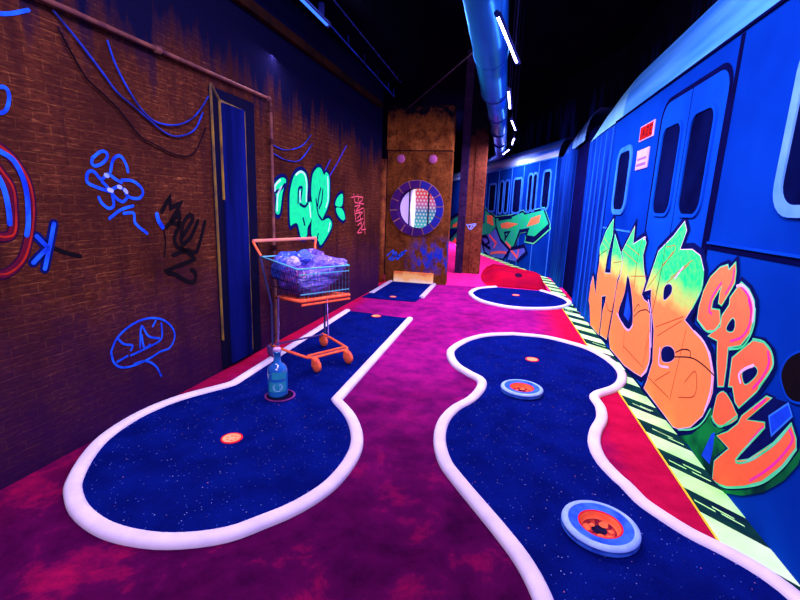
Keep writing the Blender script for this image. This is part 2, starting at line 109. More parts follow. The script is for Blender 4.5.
def coords(nt,scale=(1,1,1),kind='Object'):
    tc=nt.nodes.new('ShaderNodeTexCoord'); mp=nt.nodes.new('ShaderNodeMapping')
    mp.inputs['Scale'].default_value=scale
    nt.links.new(tc.outputs[kind],mp.inputs['Vector']); return mp.outputs['Vector']
def noise_tex(nt,vec,scale,detail=3,rough=0.55,dist=0.0):
    n=nt.nodes.new('ShaderNodeTexNoise'); n.inputs['Scale'].default_value=scale
    n.inputs['Detail'].default_value=detail; n.inputs['Roughness'].default_value=rough
    n.inputs['Distortion'].default_value=dist
    nt.links.new(vec,n.inputs['Vector']); return n.outputs['Fac']
def bump(nt,b,h,strength=0.3,dist=0.01):
    n=nt.nodes.new('ShaderNodeBump'); n.inputs['Strength'].default_value=strength; n.inputs['Distance'].default_value=dist
    nt.links.new(h,n.inputs['Height']); nt.links.new(n.outputs['Normal'],b.inputs['Normal'])
def paint(name,c1,c2=None,scale=6.0,rough=0.5,metal=0.0,bumps=0.0,spec=0.0,stretch=(1,1,1),lo=0.35,hi=0.65):
    m,nt,b=new_mat(name)
    b.inputs['Roughness'].default_value=rough; b.inputs['Metallic'].default_value=metal
    b.inputs['Specular IOR Level'].default_value=spec
    if c2 is None: c2=tuple(min(1,x*0.82) for x in c1)
    v=coords(nt,stretch); f=noise_tex(nt,v,scale,4)
    col=ramp(nt,f,[(lo,c1),(hi,c2)])
    nt.links.new(col,b.inputs['Base Color'])
    if bumps: bump(nt,b,f,bumps)
    return m
def glow(name,c,s):
    m,nt,b=new_mat(name); b.inputs['Base Color'].default_value=tuple(c)+(1,)
    b.inputs['Emission Color'].default_value=tuple(c)+(1,); b.inputs['Emission Strength'].default_value=s
    return m
def vmath(nt,op,a,b):
    n=nt.nodes.new('ShaderNodeMath'); n.operation=op
    for s,v in ((n.inputs[0],a),(n.inputs[1],b)):
        if hasattr(v,'links'): nt.links.new(v,s)
        else: s.default_value=v
    return n.outputs[0]
def mrange(nt,v,a,b,c=0.0,d=1.0):
    n=nt.nodes.new('ShaderNodeMapRange'); n.inputs[1].default_value=a; n.inputs[2].default_value=b
    n.inputs[3].default_value=c; n.inputs[4].default_value=d
    nt.links.new(v,n.inputs[0]); return n.outputs[0]
def sep(nt,vec):
    s=nt.nodes.new('ShaderNodeSeparateXYZ'); nt.links.new(vec,s.inputs[0]); return s.outputs

def carpet_mat():
    m,nt,b=new_mat('navy_carpet'); v=coords(nt)
    f=noise_tex(nt,v,5,4); f2=noise_tex(nt,v,160,2)
    col=ramp(nt,f,[(0.35,(0.0015,0.005,0.10)),(0.65,(0.002,0.009,0.17))])
    col=mix(nt,mrange(nt,f2,0.35,0.7,0,0.6),col,(0.001,0.002,0.045,1))
    vo=nt.nodes.new('ShaderNodeTexVoronoi'); vo.inputs['Scale'].default_value=85; nt.links.new(v,vo.inputs['Vector'])
    sp=mrange(nt,vo.outputs['Distance'],0.12,0.26,0.8,0)
    rnd=sep(nt,vo.outputs['Color'])
    on=vmath(nt,'GREATER_THAN',rnd[0],0.86)
    spc=ramp(nt,rnd[1],[(0,(0.03,0.09,0.55)),(0.6,(0.10,0.16,0.7)),(0.93,(0.35,0.4,0.9)),(1,(0.7,0.15,0.15))])
    col=mix(nt,vmath(nt,'MULTIPLY',sp,on),col,spc)
    nt.links.new(col,b.inputs['Base Color']); b.inputs['Roughness'].default_value=1.0; b.inputs['Specular IOR Level'].default_value=0.0
    bump(nt,b,f2,0.5,0.004); return m
def floor_mat():
    m,nt,b=new_mat('worn_magenta_floor'); v=coords(nt); X,Y,Z=sep(nt,v)
    big=noise_tex(nt,v,1.6,5,0.6,0.4); mid=noise_tex(nt,v,7,5,0.65); fine=noise_tex(nt,v,120,2)
    mag=ramp(nt,big,[(0.30,(0.08,0.003,0.07)),(0.5,(0.19,0.005,0.15)),(0.72,(0.34,0.008,0.20))])
    pat=ramp(nt,mid,[(0.38,(0.13,0.004,0.10)),(0.62,(0.5,0.008,0.20))])
    mag=mix(nt,0.42,mag,pat)
    red=ramp(nt,mid,[(0.3,(0.36,0.003,0.03)),(0.7,(0.52,0.006,0.055))])
    xn=vmath(nt,'ADD',X,vmath(nt,'MULTIPLY',vmath(nt,'SUBTRACT',mid,0.5),0.25))
    col=mix(nt,mrange(nt,xn,0.45,0.75),mag,red)
    col=mix(nt,mrange(nt,xn,-1.72,-1.95),col,red)
    pink=ramp(nt,mid,[(0.3,(0.75,0.012,0.16)),(0.7,(0.85,0.02,0.26))])
    col=mix(nt,mrange(nt,Y,7.55,7.6),col,pink)
    # walkway wear plus dim fall-off at the near end, painted into the colour
    wear_dim=vmath(nt,'MULTIPLY',vmath(nt,'MULTIPLY',mrange(nt,Y,3.8,1.6,0,1),mrange(nt,X,0.75,0.45,0.25,1)),mrange(nt,mid,0.35,0.62,1.0,0.55))
    col=mix(nt,vmath(nt,'MULTIPLY',wear_dim,0.8),col,(0.045,0.003,0.04,1))
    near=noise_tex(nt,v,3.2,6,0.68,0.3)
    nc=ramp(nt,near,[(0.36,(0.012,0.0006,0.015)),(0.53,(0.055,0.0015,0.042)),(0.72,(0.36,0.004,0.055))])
    col=mix(nt,vmath(nt,'MULTIPLY',mrange(nt,vmath(nt,'ADD',Y,vmath(nt,'MULTIPLY',big,1.2)),4.0,2.1,0,0.85),mrange(nt,xn,0.75,0.45)),col,nc)  # near end darkened further, vignette mixed into the mottled floor colour
    col=mix(nt,mrange(nt,fine,0.4,0.7,0,0.35),col,(0.05,0.002,0.05,1))
    nt.links.new(col,b.inputs['Base Color']); b.inputs['Roughness'].default_value=0.9; b.inputs['Specular IOR Level'].default_value=0.0
    bump(nt,b,mid,0.15,0.01); return m
def brick_mat():
    m,nt,b=new_mat('painted_brown_brick'); v=coords(nt); X,Y,Z=sep(nt,v)
    br=nt.nodes.new('ShaderNodeTexBrick'); br.offset=0.5
    nz=nt.nodes.new('ShaderNodeTexNoise'); nz.inputs['Scale'].default_value=9
    nt.links.new(v,nz.inputs['Vector'])
    add=nt.nodes.new('ShaderNodeVectorMath'); add.operation='MULTIPLY_ADD'; add.inputs[1].default_value=(0.012,0.012,0)
    nt.links.new(nz.outputs['Color'],add.inputs[0]); nt.links.new(v,add.inputs[2])
    nt.links.new(add.outputs[0],br.inputs['Vector'])
    br.inputs['Scale'].default_value=1; br.inputs['Brick Width'].default_value=0.15; br.inputs['Row Height'].default_value=0.045
    br.inputs['Mortar Size'].default_value=0.003; br.inputs['Mortar Smooth'].default_value=0.4; br.inputs['Bias'].default_value=-0.1
    br.inputs['Color1'].default_value=(0.072,0.018,0.012,1); br.inputs['Color2'].default_value=(0.098,0.025,0.014,1)
    br.inputs['Mortar'].default_value=(0.16,0.05,0.022,1)
    big=noise_tex(nt,v,1.8,5,0.6); mid=noise_tex(nt,v,6,5,0.65); vs=noise_tex(nt,coords(nt,(7,0.7,1)),1.0,4,0.6)
    hz=noise_tex(nt,coords(nt,(7,60,1)),1.0,4,0.75); gr=noise_tex(nt,coords(nt,(26,90,1)),1.0,3,0.7)
    col=mix(nt,mrange(nt,hz,0.56,0.74,0,0.8),br.outputs['Color'],(0.40,0.135,0.045,1))  # tan-orange glints streaked over the bricks as colour
    col=mix(nt,mrange(nt,gr,0.40,0.62,0,0.8),col,(0.030,0.008,0.007,1))
    col=mix(nt,mrange(nt,big,0.40,0.62,0,0.75),col,(0.026,0.007,0.008,1))
    col=mix(nt,mrange(nt,vs,0.5,0.74,0,0.75),col,(0.018,0.005,0.010,1))
    # dark purple and navy tone, stronger low down by the floor
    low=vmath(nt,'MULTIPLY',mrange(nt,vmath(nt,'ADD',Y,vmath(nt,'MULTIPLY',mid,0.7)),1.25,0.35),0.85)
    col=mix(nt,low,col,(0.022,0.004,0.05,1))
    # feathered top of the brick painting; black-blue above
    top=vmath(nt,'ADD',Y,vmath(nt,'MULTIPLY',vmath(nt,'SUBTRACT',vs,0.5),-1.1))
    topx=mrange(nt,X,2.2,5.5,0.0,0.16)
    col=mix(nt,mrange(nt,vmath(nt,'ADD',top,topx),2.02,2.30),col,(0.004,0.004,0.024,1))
    nt.links.new(col,b.inputs['Base Color']); b.inputs['Roughness'].default_value=0.85; b.inputs['Specular IOR Level'].default_value=0.0
    inv=vmath(nt,'SUBTRACT',1.0,br.outputs['Fac']); bump(nt,b,vmath(nt,'ADD',inv,vmath(nt,'MULTIPLY',mid,0.6)),0.5,0.008); return m
def letter_mat(name,low,mid_c,high,z0,z1):
    m,nt,b=new_mat(name); v=coords(nt); X,Y,Z=sep(nt,v)
    n=noise_tex(nt,v,5,4); n2=noise_tex(nt,v,30,3)
    h=vmath(nt,'ADD',Y,vmath(nt,'MULTIPLY',vmath(nt,'SUBTRACT',n,0.5),0.22))
    col=ramp(nt,mrange(nt,h,z0,z1),[(0.0,low),(0.42,mid_c),(0.58,mid_c),(1.0,high)])
    col=mix(nt,mrange(nt,n2,0.4,0.7,0,0.16),col,tuple(0.6*x for x in low[:3])+(1,))
    nt.links.new(col,b.inputs['Base Color']); b.inputs['Roughness'].default_value=0.6; b.inputs['Specular IOR Level'].default_value=0.0
    return m
def rust_mat(name,c1,c2,c3,blue=False,top=None,ax=0):
    m,nt,b=new_mat(name); v=coords(nt); X,Y,Z=sep(nt,v)
    f=noise_tex(nt,v,4,6,0.7,0.6); g=noise_tex(nt,coords(nt,(9,1.2,9)),1.5,5,0.65); h=noise_tex(nt,v,26,4,0.7)
    col=ramp(nt,f,[(0.30,c1),(0.52,c2),(0.72,c3)])
    col=mix(nt,mrange(nt,g,0.48,0.75,0,0.65),col,c1)
    col=mix(nt,mrange(nt,h,0.5,0.68,0,0.75),col,tuple(0.25*x for x in c1[:3])+(1,))
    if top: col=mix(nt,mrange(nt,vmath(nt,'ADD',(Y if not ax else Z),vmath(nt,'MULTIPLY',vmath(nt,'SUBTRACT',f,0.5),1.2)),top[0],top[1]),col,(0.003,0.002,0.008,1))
    if blue:
        bl=noise_tex(nt,coords(nt,(5,3,5)),1.6,4,0.6)
        reg=vmath(nt,'MULTIPLY',mrange(nt,Y,0.85,0.55),mrange(nt,X,0.25,0.6))
        reg=vmath(nt,'MULTIPLY',reg,mrange(nt,Y,0.15,0.3))
        col=mix(nt,vmath(nt,'MULTIPLY',reg,mrange(nt,bl,0.42,0.58)),col,(0.008,0.03,0.42,1))
    nt.links.new(col,b.inputs['Base Color']); b.inputs['Roughness'].default_value=0.75; b.inputs['Specular IOR Level'].default_value=0.0
    bump(nt,b,h,0.4,0.01); return m
def backdrop_mat():
    m,nt,b=new_mat('black_wall_blue_drips'); v=coords(nt); X,Y,Z=sep(nt,v)
    s=noise_tex(nt,coords(nt,(5,0.35,1)),1.0,4,0.6); 
    reg=vmath(nt,'MULTIPLY',mrange(nt,vmath(nt,'ADD',Y,vmath(nt,'MULTIPLY',s,0.9)),4.3,3.7),0.8)
    col=mix(nt,vmath(nt,'MULTIPLY',mrange(nt,s,0.5,0.68),reg),(0.004,0.004,0.012,1),(0.02,0.03,0.34,1))
    nt.links.new(col,b.inputs['Base Color']); b.inputs['Roughness'].default_value=0.9; b.inputs['Specular IOR Level'].default_value=0.0
    return m

M={}
M['carpet']=carpet_mat(); M['floor']=floor_mat(); M['brick']=brick_mat(); M['backdrop']=backdrop_mat()
M['kerb']=paint('white_kerb_paint',(0.69,0.66,0.84),(0.60,0.57,0.82),9,0.5)
M['orange']=paint('fluoro_orange',(0.95,0.20,0.06),(0.85,0.12,0.05),14,0.5)
M['peach']=paint('fluoro_peach',(0.98,0.42,0.20),(0.95,0.32,0.13),40,0.5)
M['redrim']=paint('red_rim',(0.75,0.02,0.03),(0.6,0.01,0.03),20,0.5)
M['ringblue']=paint('pale_blue_paint',(0.34,0.54,1.0),(0.22,0.40,0.95),12,0.4)
M['ringmid']=paint('mid_blue_paint',(0.015,0.06,0.5),(0.04,0.16,0.75),16,0.4)
M['black']=paint('matt_black',(0.006,0.006,0.012),(0.003,0.003,0.006),10,0.8)
M['maroon']=paint('maroon_cup_floor',(0.16,0.008,0.03),(0.5,0.05,0.03),60,0.6,lo=0.45,hi=0.6)
M['hole']=paint('dark_cup_bottom',(0.015,0.01,0.05),(0.01,0.005,0.02),20,0.8)
M['ceil']=paint('black_ceiling',(0.003,0.0035,0.010),(0.002,0.002,0.006),2,0.95,spec=0.0)
M['trim']=paint('dark_brown_beam',(0.012,0.006,0.006),(0.03,0.010,0.006),6,0.9,spec=0.0)
M['car']=paint('train_blue',(0.001,0.020,0.25),(0.002,0.055,0.46),0.8,0.55,spec=0.0,lo=0.3,hi=0.7)
M['cardoor']=paint('train_door_blue',(0.002,0.042,0.40),(0.003,0.075,0.56),1.1,0.5,spec=0.0)
M['carrib']=paint('train_rib_blue',(0.010,0.14,0.85),(0.005,0.05,0.48),1.0,0.5,spec=0.0,stretch=(9,0.4,9))
M['carrib2']=paint('train_rib_dark_blue',(0.006,0.075,0.65),(0.003,0.010,0.14),1.0,0.5,spec=0.0,stretch=(5,0.3,5))
M['roof']=paint('train_roof_blue',(0.03,0.24,0.85),(0.09,0.42,1.0),1.0,0.5,spec=0.0,stretch=(0.7,9,9))
M['roofcap']=paint('train_roof_cap_cyan',(0.24,0.72,0.98),(0.13,0.55,0.98),2.5,0.5,spec=0.0)
M['roofcap2']=paint('far_roof_cap_blue',(0.16,0.5,0.98),(0.006,0.05,0.45),1.4,0.5,spec=0.0,lo=0.42,hi=0.6)
M['roof2']=paint('far_roof_white_blue',(0.36,0.56,1.0),(0.02,0.13,0.75),1.0,0.5,spec=0.0,stretch=(0.25,7,7),lo=0.40,hi=0.60)
M['frame']=paint('window_frame_blue',(0.02,0.16,0.80),(0.04,0.26,0.95),4,0.4)
M['framew']=paint('window_frame_pale',(0.20,0.48,1.0),(0.04,0.22,0.85),2,0.4)
M['glass']=paint('dark_train_glass',(0.001,0.0015,0.022),(0.002,0.005,0.06),2.2,0.6,spec=0.0)
M['navy']=paint('navy_outline',(0.004,0.008,0.10),(0.003,0.005,0.06),8,0.6,spec=0.0)
M['groove']=paint('groove_dark_navy',(0.002,0.003,0.05),(0.002,0.002,0.03),4,0.7,spec=0.0)
O=(1.0,0.29,0.075); OM=(0.50,0.80,0.15); GR=(0.01,0.95,0.21); ORD=(0.98,0.16,0.055)
M['hub']=letter_mat('orange_green_fade',O,OM,GR,0.68,0.92)
M['orng']=letter_mat('orange_fill',ORD,(0.98,0.18,0.07),(1.0,0.26,0.09),0.2,1.0)
M['teal']=paint('teal_outline',(0.04,0.80,0.24),(0.14,0.85,0.45),6,0.6)
M['pinkw']=paint('pale_violet_highlight',(0.72,0.62,1.0),(0.9,0.5,0.85),8,0.6)
M['hotpink']=paint('hot_pink_shade',(0.85,0.02,0.42),(0.9,0.05,0.3),8,0.6)
M['lineR']=paint('red_brown_line',(0.55,0.05,0.02),(0.4,0.04,0.02),8,0.6)
M['lineD']=paint('dark_maroon_line',(0.05,0.004,0.02),(0.03,0.002,0.02),8,0.6)
M['dgreen']=paint('dark_green_shadow_paint',(0.006,0.26,0.05),(0.003,0.03,0.03),3.5,0.6,lo=0.4,hi=0.62)
M['bluebright']=paint('bright_blue_fill',(0.01,0.09,0.85),(0.008,0.05,0.6),6,0.6)
M['aqua']=paint('aqua_green_fill',(0.008,0.92,0.24),(0.012,0.72,0.24),12,0.6)
M['aquaw']=paint('pale_aqua_highlight',(0.55,0.85,0.98),(0.4,0.8,0.9),8,0.6)
M['fgreen']=paint('far_green_fill',(0.01,0.75,0.20),(0.02,0.60,0.36),5,0.6)
M['fpurple']=paint('far_violet_fill',(0.10,0.13,0.78),(0.05,0.25,0.85),7,0.6)
M['forange']=paint('far_orange_fill',(0.85,0.24,0.08),(0.7,0.3,0.12),9,0.6)
M['salmon']=paint('salmon_stroke',(0.9,0.22,0.22),(0.8,0.15,0.2),8,0.6)
M['scrib']=paint('blue_marker',(0.006,0.03,0.50),(0.015,0.13,0.92),11,0.5)
M['scribw']=paint('pale_blue_dab',(0.35,0.45,1.0),(0.2,0.3,1.0),14,0.5)
M['viol']=paint('violet_blue_spray',(0.05,0.03,0.36),(0.02,0.03,0.28),9,0.5)
M['tagred']=paint('salmon_red_marker',(0.75,0.13,0.13),(0.6,0.06,0.14),14,0.5)
M['redring']=paint('red_spray',(0.10,0.006,0.02),(0.05,0.004,0.03),7,0.6); M['redline']=paint('red_line',(0.40,0.02,0.012),(0.16,0.01,0.02),7,0.6); M['viold']=paint('dark_violet',(0.02,0.004,0.03),(0.03,0.006,0.03),7,0.6)
M['tagblack']=paint('black_marker',(0.005,0.004,0.007),(0.008,0.005,0.008),9,0.6)
M['yellow']=paint('yellow_trim_paint',(0.26,0.17,0.03),(0.06,0.035,0.04),5,0.6)
M['doorblue']=paint('deep_blue_door',(0.004,0.008,0.13),(0.002,0.004,0.05),1.2,0.6,spec=0.0,stretch=(5,0.6,1))
M['casing']=paint('door_casing_black_blue',(0.003,0.004,0.026),(0.006,0.005,0.018),3,0.7)
M['pipe']=paint('old_copper_pipe',(0.16,0.06,0.05),(0.06,0.02,0.035),9,0.5,metal=0.2)
M['cableb']=paint('blue_cable',(0.012,0.045,0.50),(0.012,0.012,0.08),6,0.45)
M['cabled']=paint('dark_cable',(0.006,0.003,0.008),(0.012,0.005,0.012),6,0.6)
M['rust']=rust_mat('rusty_panel',(0.05,0.014,0.008,1),(0.14,0.040,0.012,1),(0.24,0.075,0.018,1),True)
M['rustlight']=rust_mat('rusty_header',(0.05,0.012,0.008,1),(0.22,0.065,0.016,1),(0.46,0.16,0.04,1),False,(2.62,2.85))
M['post']=rust_mat('orange_rust_post',(0.10,0.025,0.02,1),(0.30,0.085,0.025,1),(0.42,0.15,0.04,1),False,(1.85,2.1),1)
M['colrust']=rust_mat('rusty_column',(0.07,0.016,0.014,1),(0.17,0.042,0.022,1),(0.27,0.08,0.035,1),False,(2.2,2.75),1)
M['colflange']=rust_mat('purple_column_flange',(0.010,0.006,0.03,1),(0.025,0.010,0.05,1),(0.05,0.02,0.09,1))
M['stone']=paint('violet_stone',(0.055,0.010,0.12),(0.022,0.008,0.10),3,0.6,bumps=0.3)
M['stoneb']=paint('blue_stone',(0.012,0.02,0.26),(0.03,0.014,0.18),3,0.6,bumps=0.3)
M['joint']=paint('tan_joint',(0.42,0.19,0.12),(0.22,0.08,0.16),9,0.7)
M['boltpink']=paint('pink_reflector',(0.40,0.11,0.26),(0.32,0.07,0.2),30,0.4)
M['boltin']=paint('violet_reflector_core',(0.20,0.05,0.28),(0.4,0.12,0.3),50,0.4)
M['duct']=paint('blue_grey_duct',(0.012,0.16,0.48),(0.016,0.20,0.56),1.5,0.30,metal=0.7,spec=0.4)
M['duct2']=paint('dark_duct',(0.03,0.25,0.7),(0.03,0.3,0.75),2,0.3,metal=0.7,spec=0.4)
M['housing']=paint('lamp_housing',(0.03,0.04,0.22),(0.02,0.03,0.16),5,0.4)
M['white']=paint('white_plastic',(0.8,0.8,0.9),(0.7,0.7,0.85),9,0.4)
M['steel']=paint('violet_chrome',(0.16,0.08,0.34),(0.08,0.05,0.22),9,0.3,metal=0.4)
M['wiredark']=paint('dark_wire',(0.03,0.02,0.11),(0.02,0.03,0.08),9,0.4)
M['wiregreen']=paint('green_glint_wire',(0.05,0.55,0.40),(0.16,0.35,0.85),16,0.35,stretch=(3,3,3))  # teal-green glints of the wires painted as their base colour
M['handle']=paint('peach_handle',(0.85,0.33,0.20),(0.7,0.22,0.25),14,0.4)
M['orangewire']=paint('fluoro_orange_wire',(0.95,0.10,0.055),(0.95,0.20,0.07),18,0.4)
M['caster']=paint('fluoro_orange_caster',(0.95,0.20,0.05),(0.75,0.10,0.08),24,0.5)
M['mouth']=paint('hole_shade_paint',(0.02,0.002,0.02),(0.03,0.004,0.03),9,0.8)  # dark paint for the shade inside the ramp hole, on a solid disc
M['rampred']=paint('red_ramp',(0.36,0.002,0.02),(0.24,0.002,0.025),3,0.6)
M['signred']=paint('red_sign',(0.46,0.012,0.008),(0.36,0.01,0.01),14,0.5)
M['signdark']=paint('dark_red_lettering',(0.10,0.004,0.02),(0.08,0.004,0.02),9,0.5)
M['signw']=paint('lavender_sign',(0.40,0.34,0.85),(0.6,0.45,0.9),9,0.5)
M['signl']=paint('pale_lilac_face',(0.42,0.40,0.85),(0.5,0.45,0.9),9,0.5)
M['signp']=paint('violet_sign_band',(0.32,0.16,0.72),(0.25,0.12,0.6),9,0.5)
M['slotboard']=letter_mat('orange_to_white_board',(1.0,0.98,0.62,1),(1.0,0.60,0.15,1),(0.75,0.16,0.03,1),0.0,0.19)  # glow of the board put into its colour, palest at the foot
M['hazg']=paint('pale_green_stripe',(0.60,1.0,0.48),(0.28,1.0,0.20),2.2,0.5)
M['hazd']=paint('dark_green_stripe',(0.004,0.05,0.03),(0.003,0.012,0.03),6,0.5)
M['yline']=paint('yellow_edge_line',(0.75,0.55,0.02),(0.6,0.6,0.05),6,0.5)
M['bottle']=paint('blue_bottle_glass',(0.012,0.10,0.42),(0.010,0.16,0.50),7,0.12,spec=0.7)
M['blabel']=paint('teal_bottle_label',(0.02,0.30,0.42),(0.02,0.24,0.40),18,0.5)
M['bskull']=paint('pale_blue_emblem',(0.16,0.45,0.72),(0.12,0.38,0.65),18,0.5)
M['bcap']=paint('lilac_cap',(0.55,0.36,0.62),(0.5,0.3,0.6),18,0.5)
M['plate']=paint('dark_plate',(0.005,0.003,0.02),(0.008,0.004,0.03),9,0.6)
M['platerim']=paint('purple_plate_rim',(0.22,0.035,0.22),(0.09,0.015,0.12),6,0.5)
M['wire']=paint('violet_grey_wire',(0.20,0.14,0.22),(0.14,0.10,0.16),9,0.5)
def bag_mat(name,c1,c2,c3):
    m,nt,b=new_mat(name); v=coords(nt)
    f=noise_tex(nt,v,9,5,0.6,0.8); h=noise_tex(nt,v,34,3,0.6,0.6)
    col=ramp(nt,f,[(0.32,c1),(0.5,c2),(0.68,c3)])
    nt.links.new(col,b.inputs['Base Color']); b.inputs['Roughness'].default_value=0.3; b.inputs['Specular IOR Level'].default_value=0.6
    bump(nt,b,h,0.5,0.015); return m
M['bag_blue']=bag_mat('blue_bag',(0.008,0.035,0.42),(0.03,0.09,0.62),(0.10,0.07,0.5))
M['bag_violet']=bag_mat('violet_bag',(0.06,0.035,0.34),(0.16,0.10,0.58),(0.03,0.06,0.5))
M['bag_pink']=bag_mat('pink_violet_bag',(0.16,0.02,0.24),(0.05,0.035,0.36),(0.30,0.05,0.24))
M['bag_pale']=bag_mat('pale_bag',(0.62,0.55,0.95),(0.4,0.36,0.9),(0.2,0.2,0.8))

# ------------------------------------------------------------------ mesh helpers
class MB:
    def __init__(s): s.bm=bmesh.new(); s.mats=[]
    def mi(s,m):
        if m not in s.mats: s.mats.append(m)
        return s.mats.index(m)
    def face(s,pts,m):
        vs=[s.bm.verts.new(p) for p in pts]
        try: f=s.bm.faces.new(vs); f.material_index=s.mi(m); return f
        except ValueError: return None
    def box(s,x0,x1,y0,y1,z0,z1,m,bev=0.0,mat=None):
        r=bmesh.ops.create_cube(s.bm,size=1.0)
        for v in r['verts']: v.co=Vector(((x0+x1)/2+v.co.x*(x1-x0),(y0+y1)/2+v.co.y*(y1-y0),(z0+z1)/2+v.co.z*(z1-z0)))
        fs=set(f for v in r['verts'] for f in v.link_faces)
        for f in fs: f.material_index=s.mi(m)
        vs=r['verts']
        if bev>0:
            es=list(set(e for v in vs for e in v.link_edges))
            g=bmesh.ops.bevel(s.bm,geom=es,offset=bev,segments=2,affect='EDGES',profile=0.5)
            vs=g['verts']
            for f in g['faces']: f.material_index=s.mi(m)
        if mat is not None:
            allv=set(vs)|set(v for v in r['verts'] if v.is_valid)
            for v in allv: v.co=mat@v.co
    def poly(s,pts,z,m):
        tri=tessellate_polygon([[Vector((p[0],p[1],0)) for p in pts]])
        vs=[s.bm.verts.new((p[0],p[1],z)) for p in pts]
        for t in tri:
            try:
                f=s.bm.faces.new([vs[i] for i in t]); f.material_index=s.mi(m)
                f.normal_update()
                if f.normal.z<0: f.normal_flip()
            except ValueError: pass
    def prism(s,pts,z0,z1,m,mside=None):
        s.poly(pts,z1,m); n=len(pts); ms=mside or m
        for i in range(n):
            a,b=pts[i],pts[(i+1)%n]
            s.face([(a[0],a[1],z0),(b[0],b[1],z0),(b[0],b[1],z1),(a[0],a[1],z1)],ms)
    def ribbon(s,pts,w,z,m,closed=False,caps=True):
        P=[Vector((p[0],p[1])) for p in pts]
        Q=[P[0]]
        for p in P[1:]:
            if (p-Q[-1]).length>1e-5: Q.append(p)
        if closed and (Q[0]-Q[-1]).length<1e-5: Q.pop()
        P=Q; n=len(P)
        if n<2: return
        L=[];R=[]
        for i in range(n):
            a=P[i-1] if (i>0 or closed) else P[i]; b=P[(i+1)%n] if (i<n-1 or closed) else P[i]
            d1=(P[i]-a); d2=(b-P[i])
            if d1.length<1e-7: d1=d2
            if d2.length<1e-7: d2=d1
            d1=d1.normalized(); d2=d2.normalized()
            n1=Vector((-d1.y,d1.x)); n2=Vector((-d2.y,d2.x)); mt=(n1+n2)
            if mt.length<1e-3: mt=n1.copy()
            mt.normalize(); k=min(1/max(0.35,mt.dot(n1)),1.9)
            ww=w/2*k
            L.append(s.bm.verts.new((P[i].x+mt.x*ww,P[i].y+mt.y*ww,z))); R.append(s.bm.verts.new((P[i].x-mt.x*ww,P[i].y-mt.y*ww,z)))
        for i in range(n if closed else n-1):
            j=(i+1)%n
            f=s.bm.faces.new((R[i],R[j],L[j],L[i])); f.material_index=s.mi(m)
        if caps and not closed:
            for c,(p,q) in enumerate(((P[0],P[1]),(P[-1],P[-2]))):
                d=(p-q).normalized(); base=math.atan2(d.y,d.x)
                arc=[(p.x+math.cos(base+t)*w/2,p.y+math.sin(base+t)*w/2,z) for t in [(-0.5+k/6)*math.pi for k in range(7)]]
                s.face(arc,m)
    def tube(s,pts,r,m,seg=8,closed=False,caps=True):
        P=[Vector(p) for p in pts]; n=len(P); rings=[]
        up=None
        for i in range(n):
            a=P[i-1] if (i>0 or closed) else P[i]; b=P[(i+1)%n] if (i<n-1 or closed) else P[i]
            d=(b-a).normalized()
            if up is None:
                up=Vector((0,0,1)) if abs(d.z)<0.9 else Vector((1,0,0))
            x=d.cross(up).normalized(); y=x.cross(d).normalized(); up=y
            rr=r[i] if isinstance(r,(list,tuple)) else r
            rings.append([s.bm.verts.new(P[i]+x*math.cos(2*math.pi*k/seg)*rr+y*math.sin(2*math.pi*k/seg)*rr) for k in range(seg)])
        for i in range(n if closed else n-1):
            j=(i+1)%n
            for k in range(seg):
                f=s.bm.faces.new((rings[i][k],rings[j][k],rings[j][(k+1)%seg],rings[i][(k+1)%seg])); f.material_index=s.mi(m); f.smooth=True
        if caps and not closed:
            for rg in (rings[0],rings[-1]):
                f=s.bm.faces.new(rg); f.material_index=s.mi(m)
    def lathe(s,prof,m,seg=32,mats=None,center=(0,0,0)):
        rings=[]
        for r,z in prof:
            rings.append([s.bm.verts.new((center[0]+r*math.cos(2*math.pi*k/seg),center[1]+r*math.sin(2*math.pi*k/seg),center[2]+z)) for k in range(seg)] if r>1e-6 else [s.bm.verts.new((center[0],center[1],center[2]+z))])
        for i in range(len(prof)-1):
            mm=mats[i] if mats else m
            A,B=rings[i],rings[i+1]
            for k in range(seg):
                k2=(k+1)%seg
                vs=[A[k%len(A)],A[k2%len(A)],B[k2%len(B)],B[k%len(B)]]
                u=[]
                for v in vs:
                    if v not in u: u.append(v)
                if len(u)>2:
                    f=s.bm.faces.new(u); f.material_index=s.mi(mm); f.smooth=True
    def build(s,name,parent=None,mat=None,smooth=False,fix=False):
        if fix: bmesh.ops.recalc_face_normals(s.bm,faces=s.bm.faces)
        me=bpy.data.meshes.new(name); s.bm.to_mesh(me); s.bm.free()
        for m in s.mats: me.materials.append(m)
        if smooth:
            for p in me.polygons: p.use_smooth=True
        o=bpy.data.objects.new(name,me); COL.objects.link(o)
        if parent is not None: o.parent=parent
        if mat is not None: o.matrix_local=mat
        return o
def empty(name,mat=None,parent=None):
    o=bpy.data.objects.new(name,None); COL.objects.link(o); o.empty_display_size=0.1
    if parent is not None: o.parent=parent
    if mat is not None: o.matrix_local=mat
    return o
def tag(o,label,cat,group=None):
    o['label']=label; o['category']=cat
    if group: o['group']=group
    return o
def struct(o): o['kind']='structure'; return o
def spline(pts,sub=6,closed=False):
    P=[Vector(p) for p in pts]; n=len(P); out=[]
    for i in range(n if closed else n-1):
        p1,p2=P[i],P[(i+1)%n]
        p0=P[i-1] if (i>0 or closed) else p1+(p1-p2)
        p3=P[(i+2)%n] if (i+2<n or closed) else p2+(p2-p1)
        for k in range(sub):
            t=k/sub
            out.append(0.5*((2*p1)+(p2-p0)*t+(2*p0-5*p1+4*p2-p3)*t*t+(3*p1-p0-3*p2+p3)*t**3))
    if not closed: out.append(P[-1].copy())
    return out
def S(pts,sub=5,closed=False): return [(v.x,v.y) for v in spline([(p[0],p[1],0) for p in pts],sub,closed)]
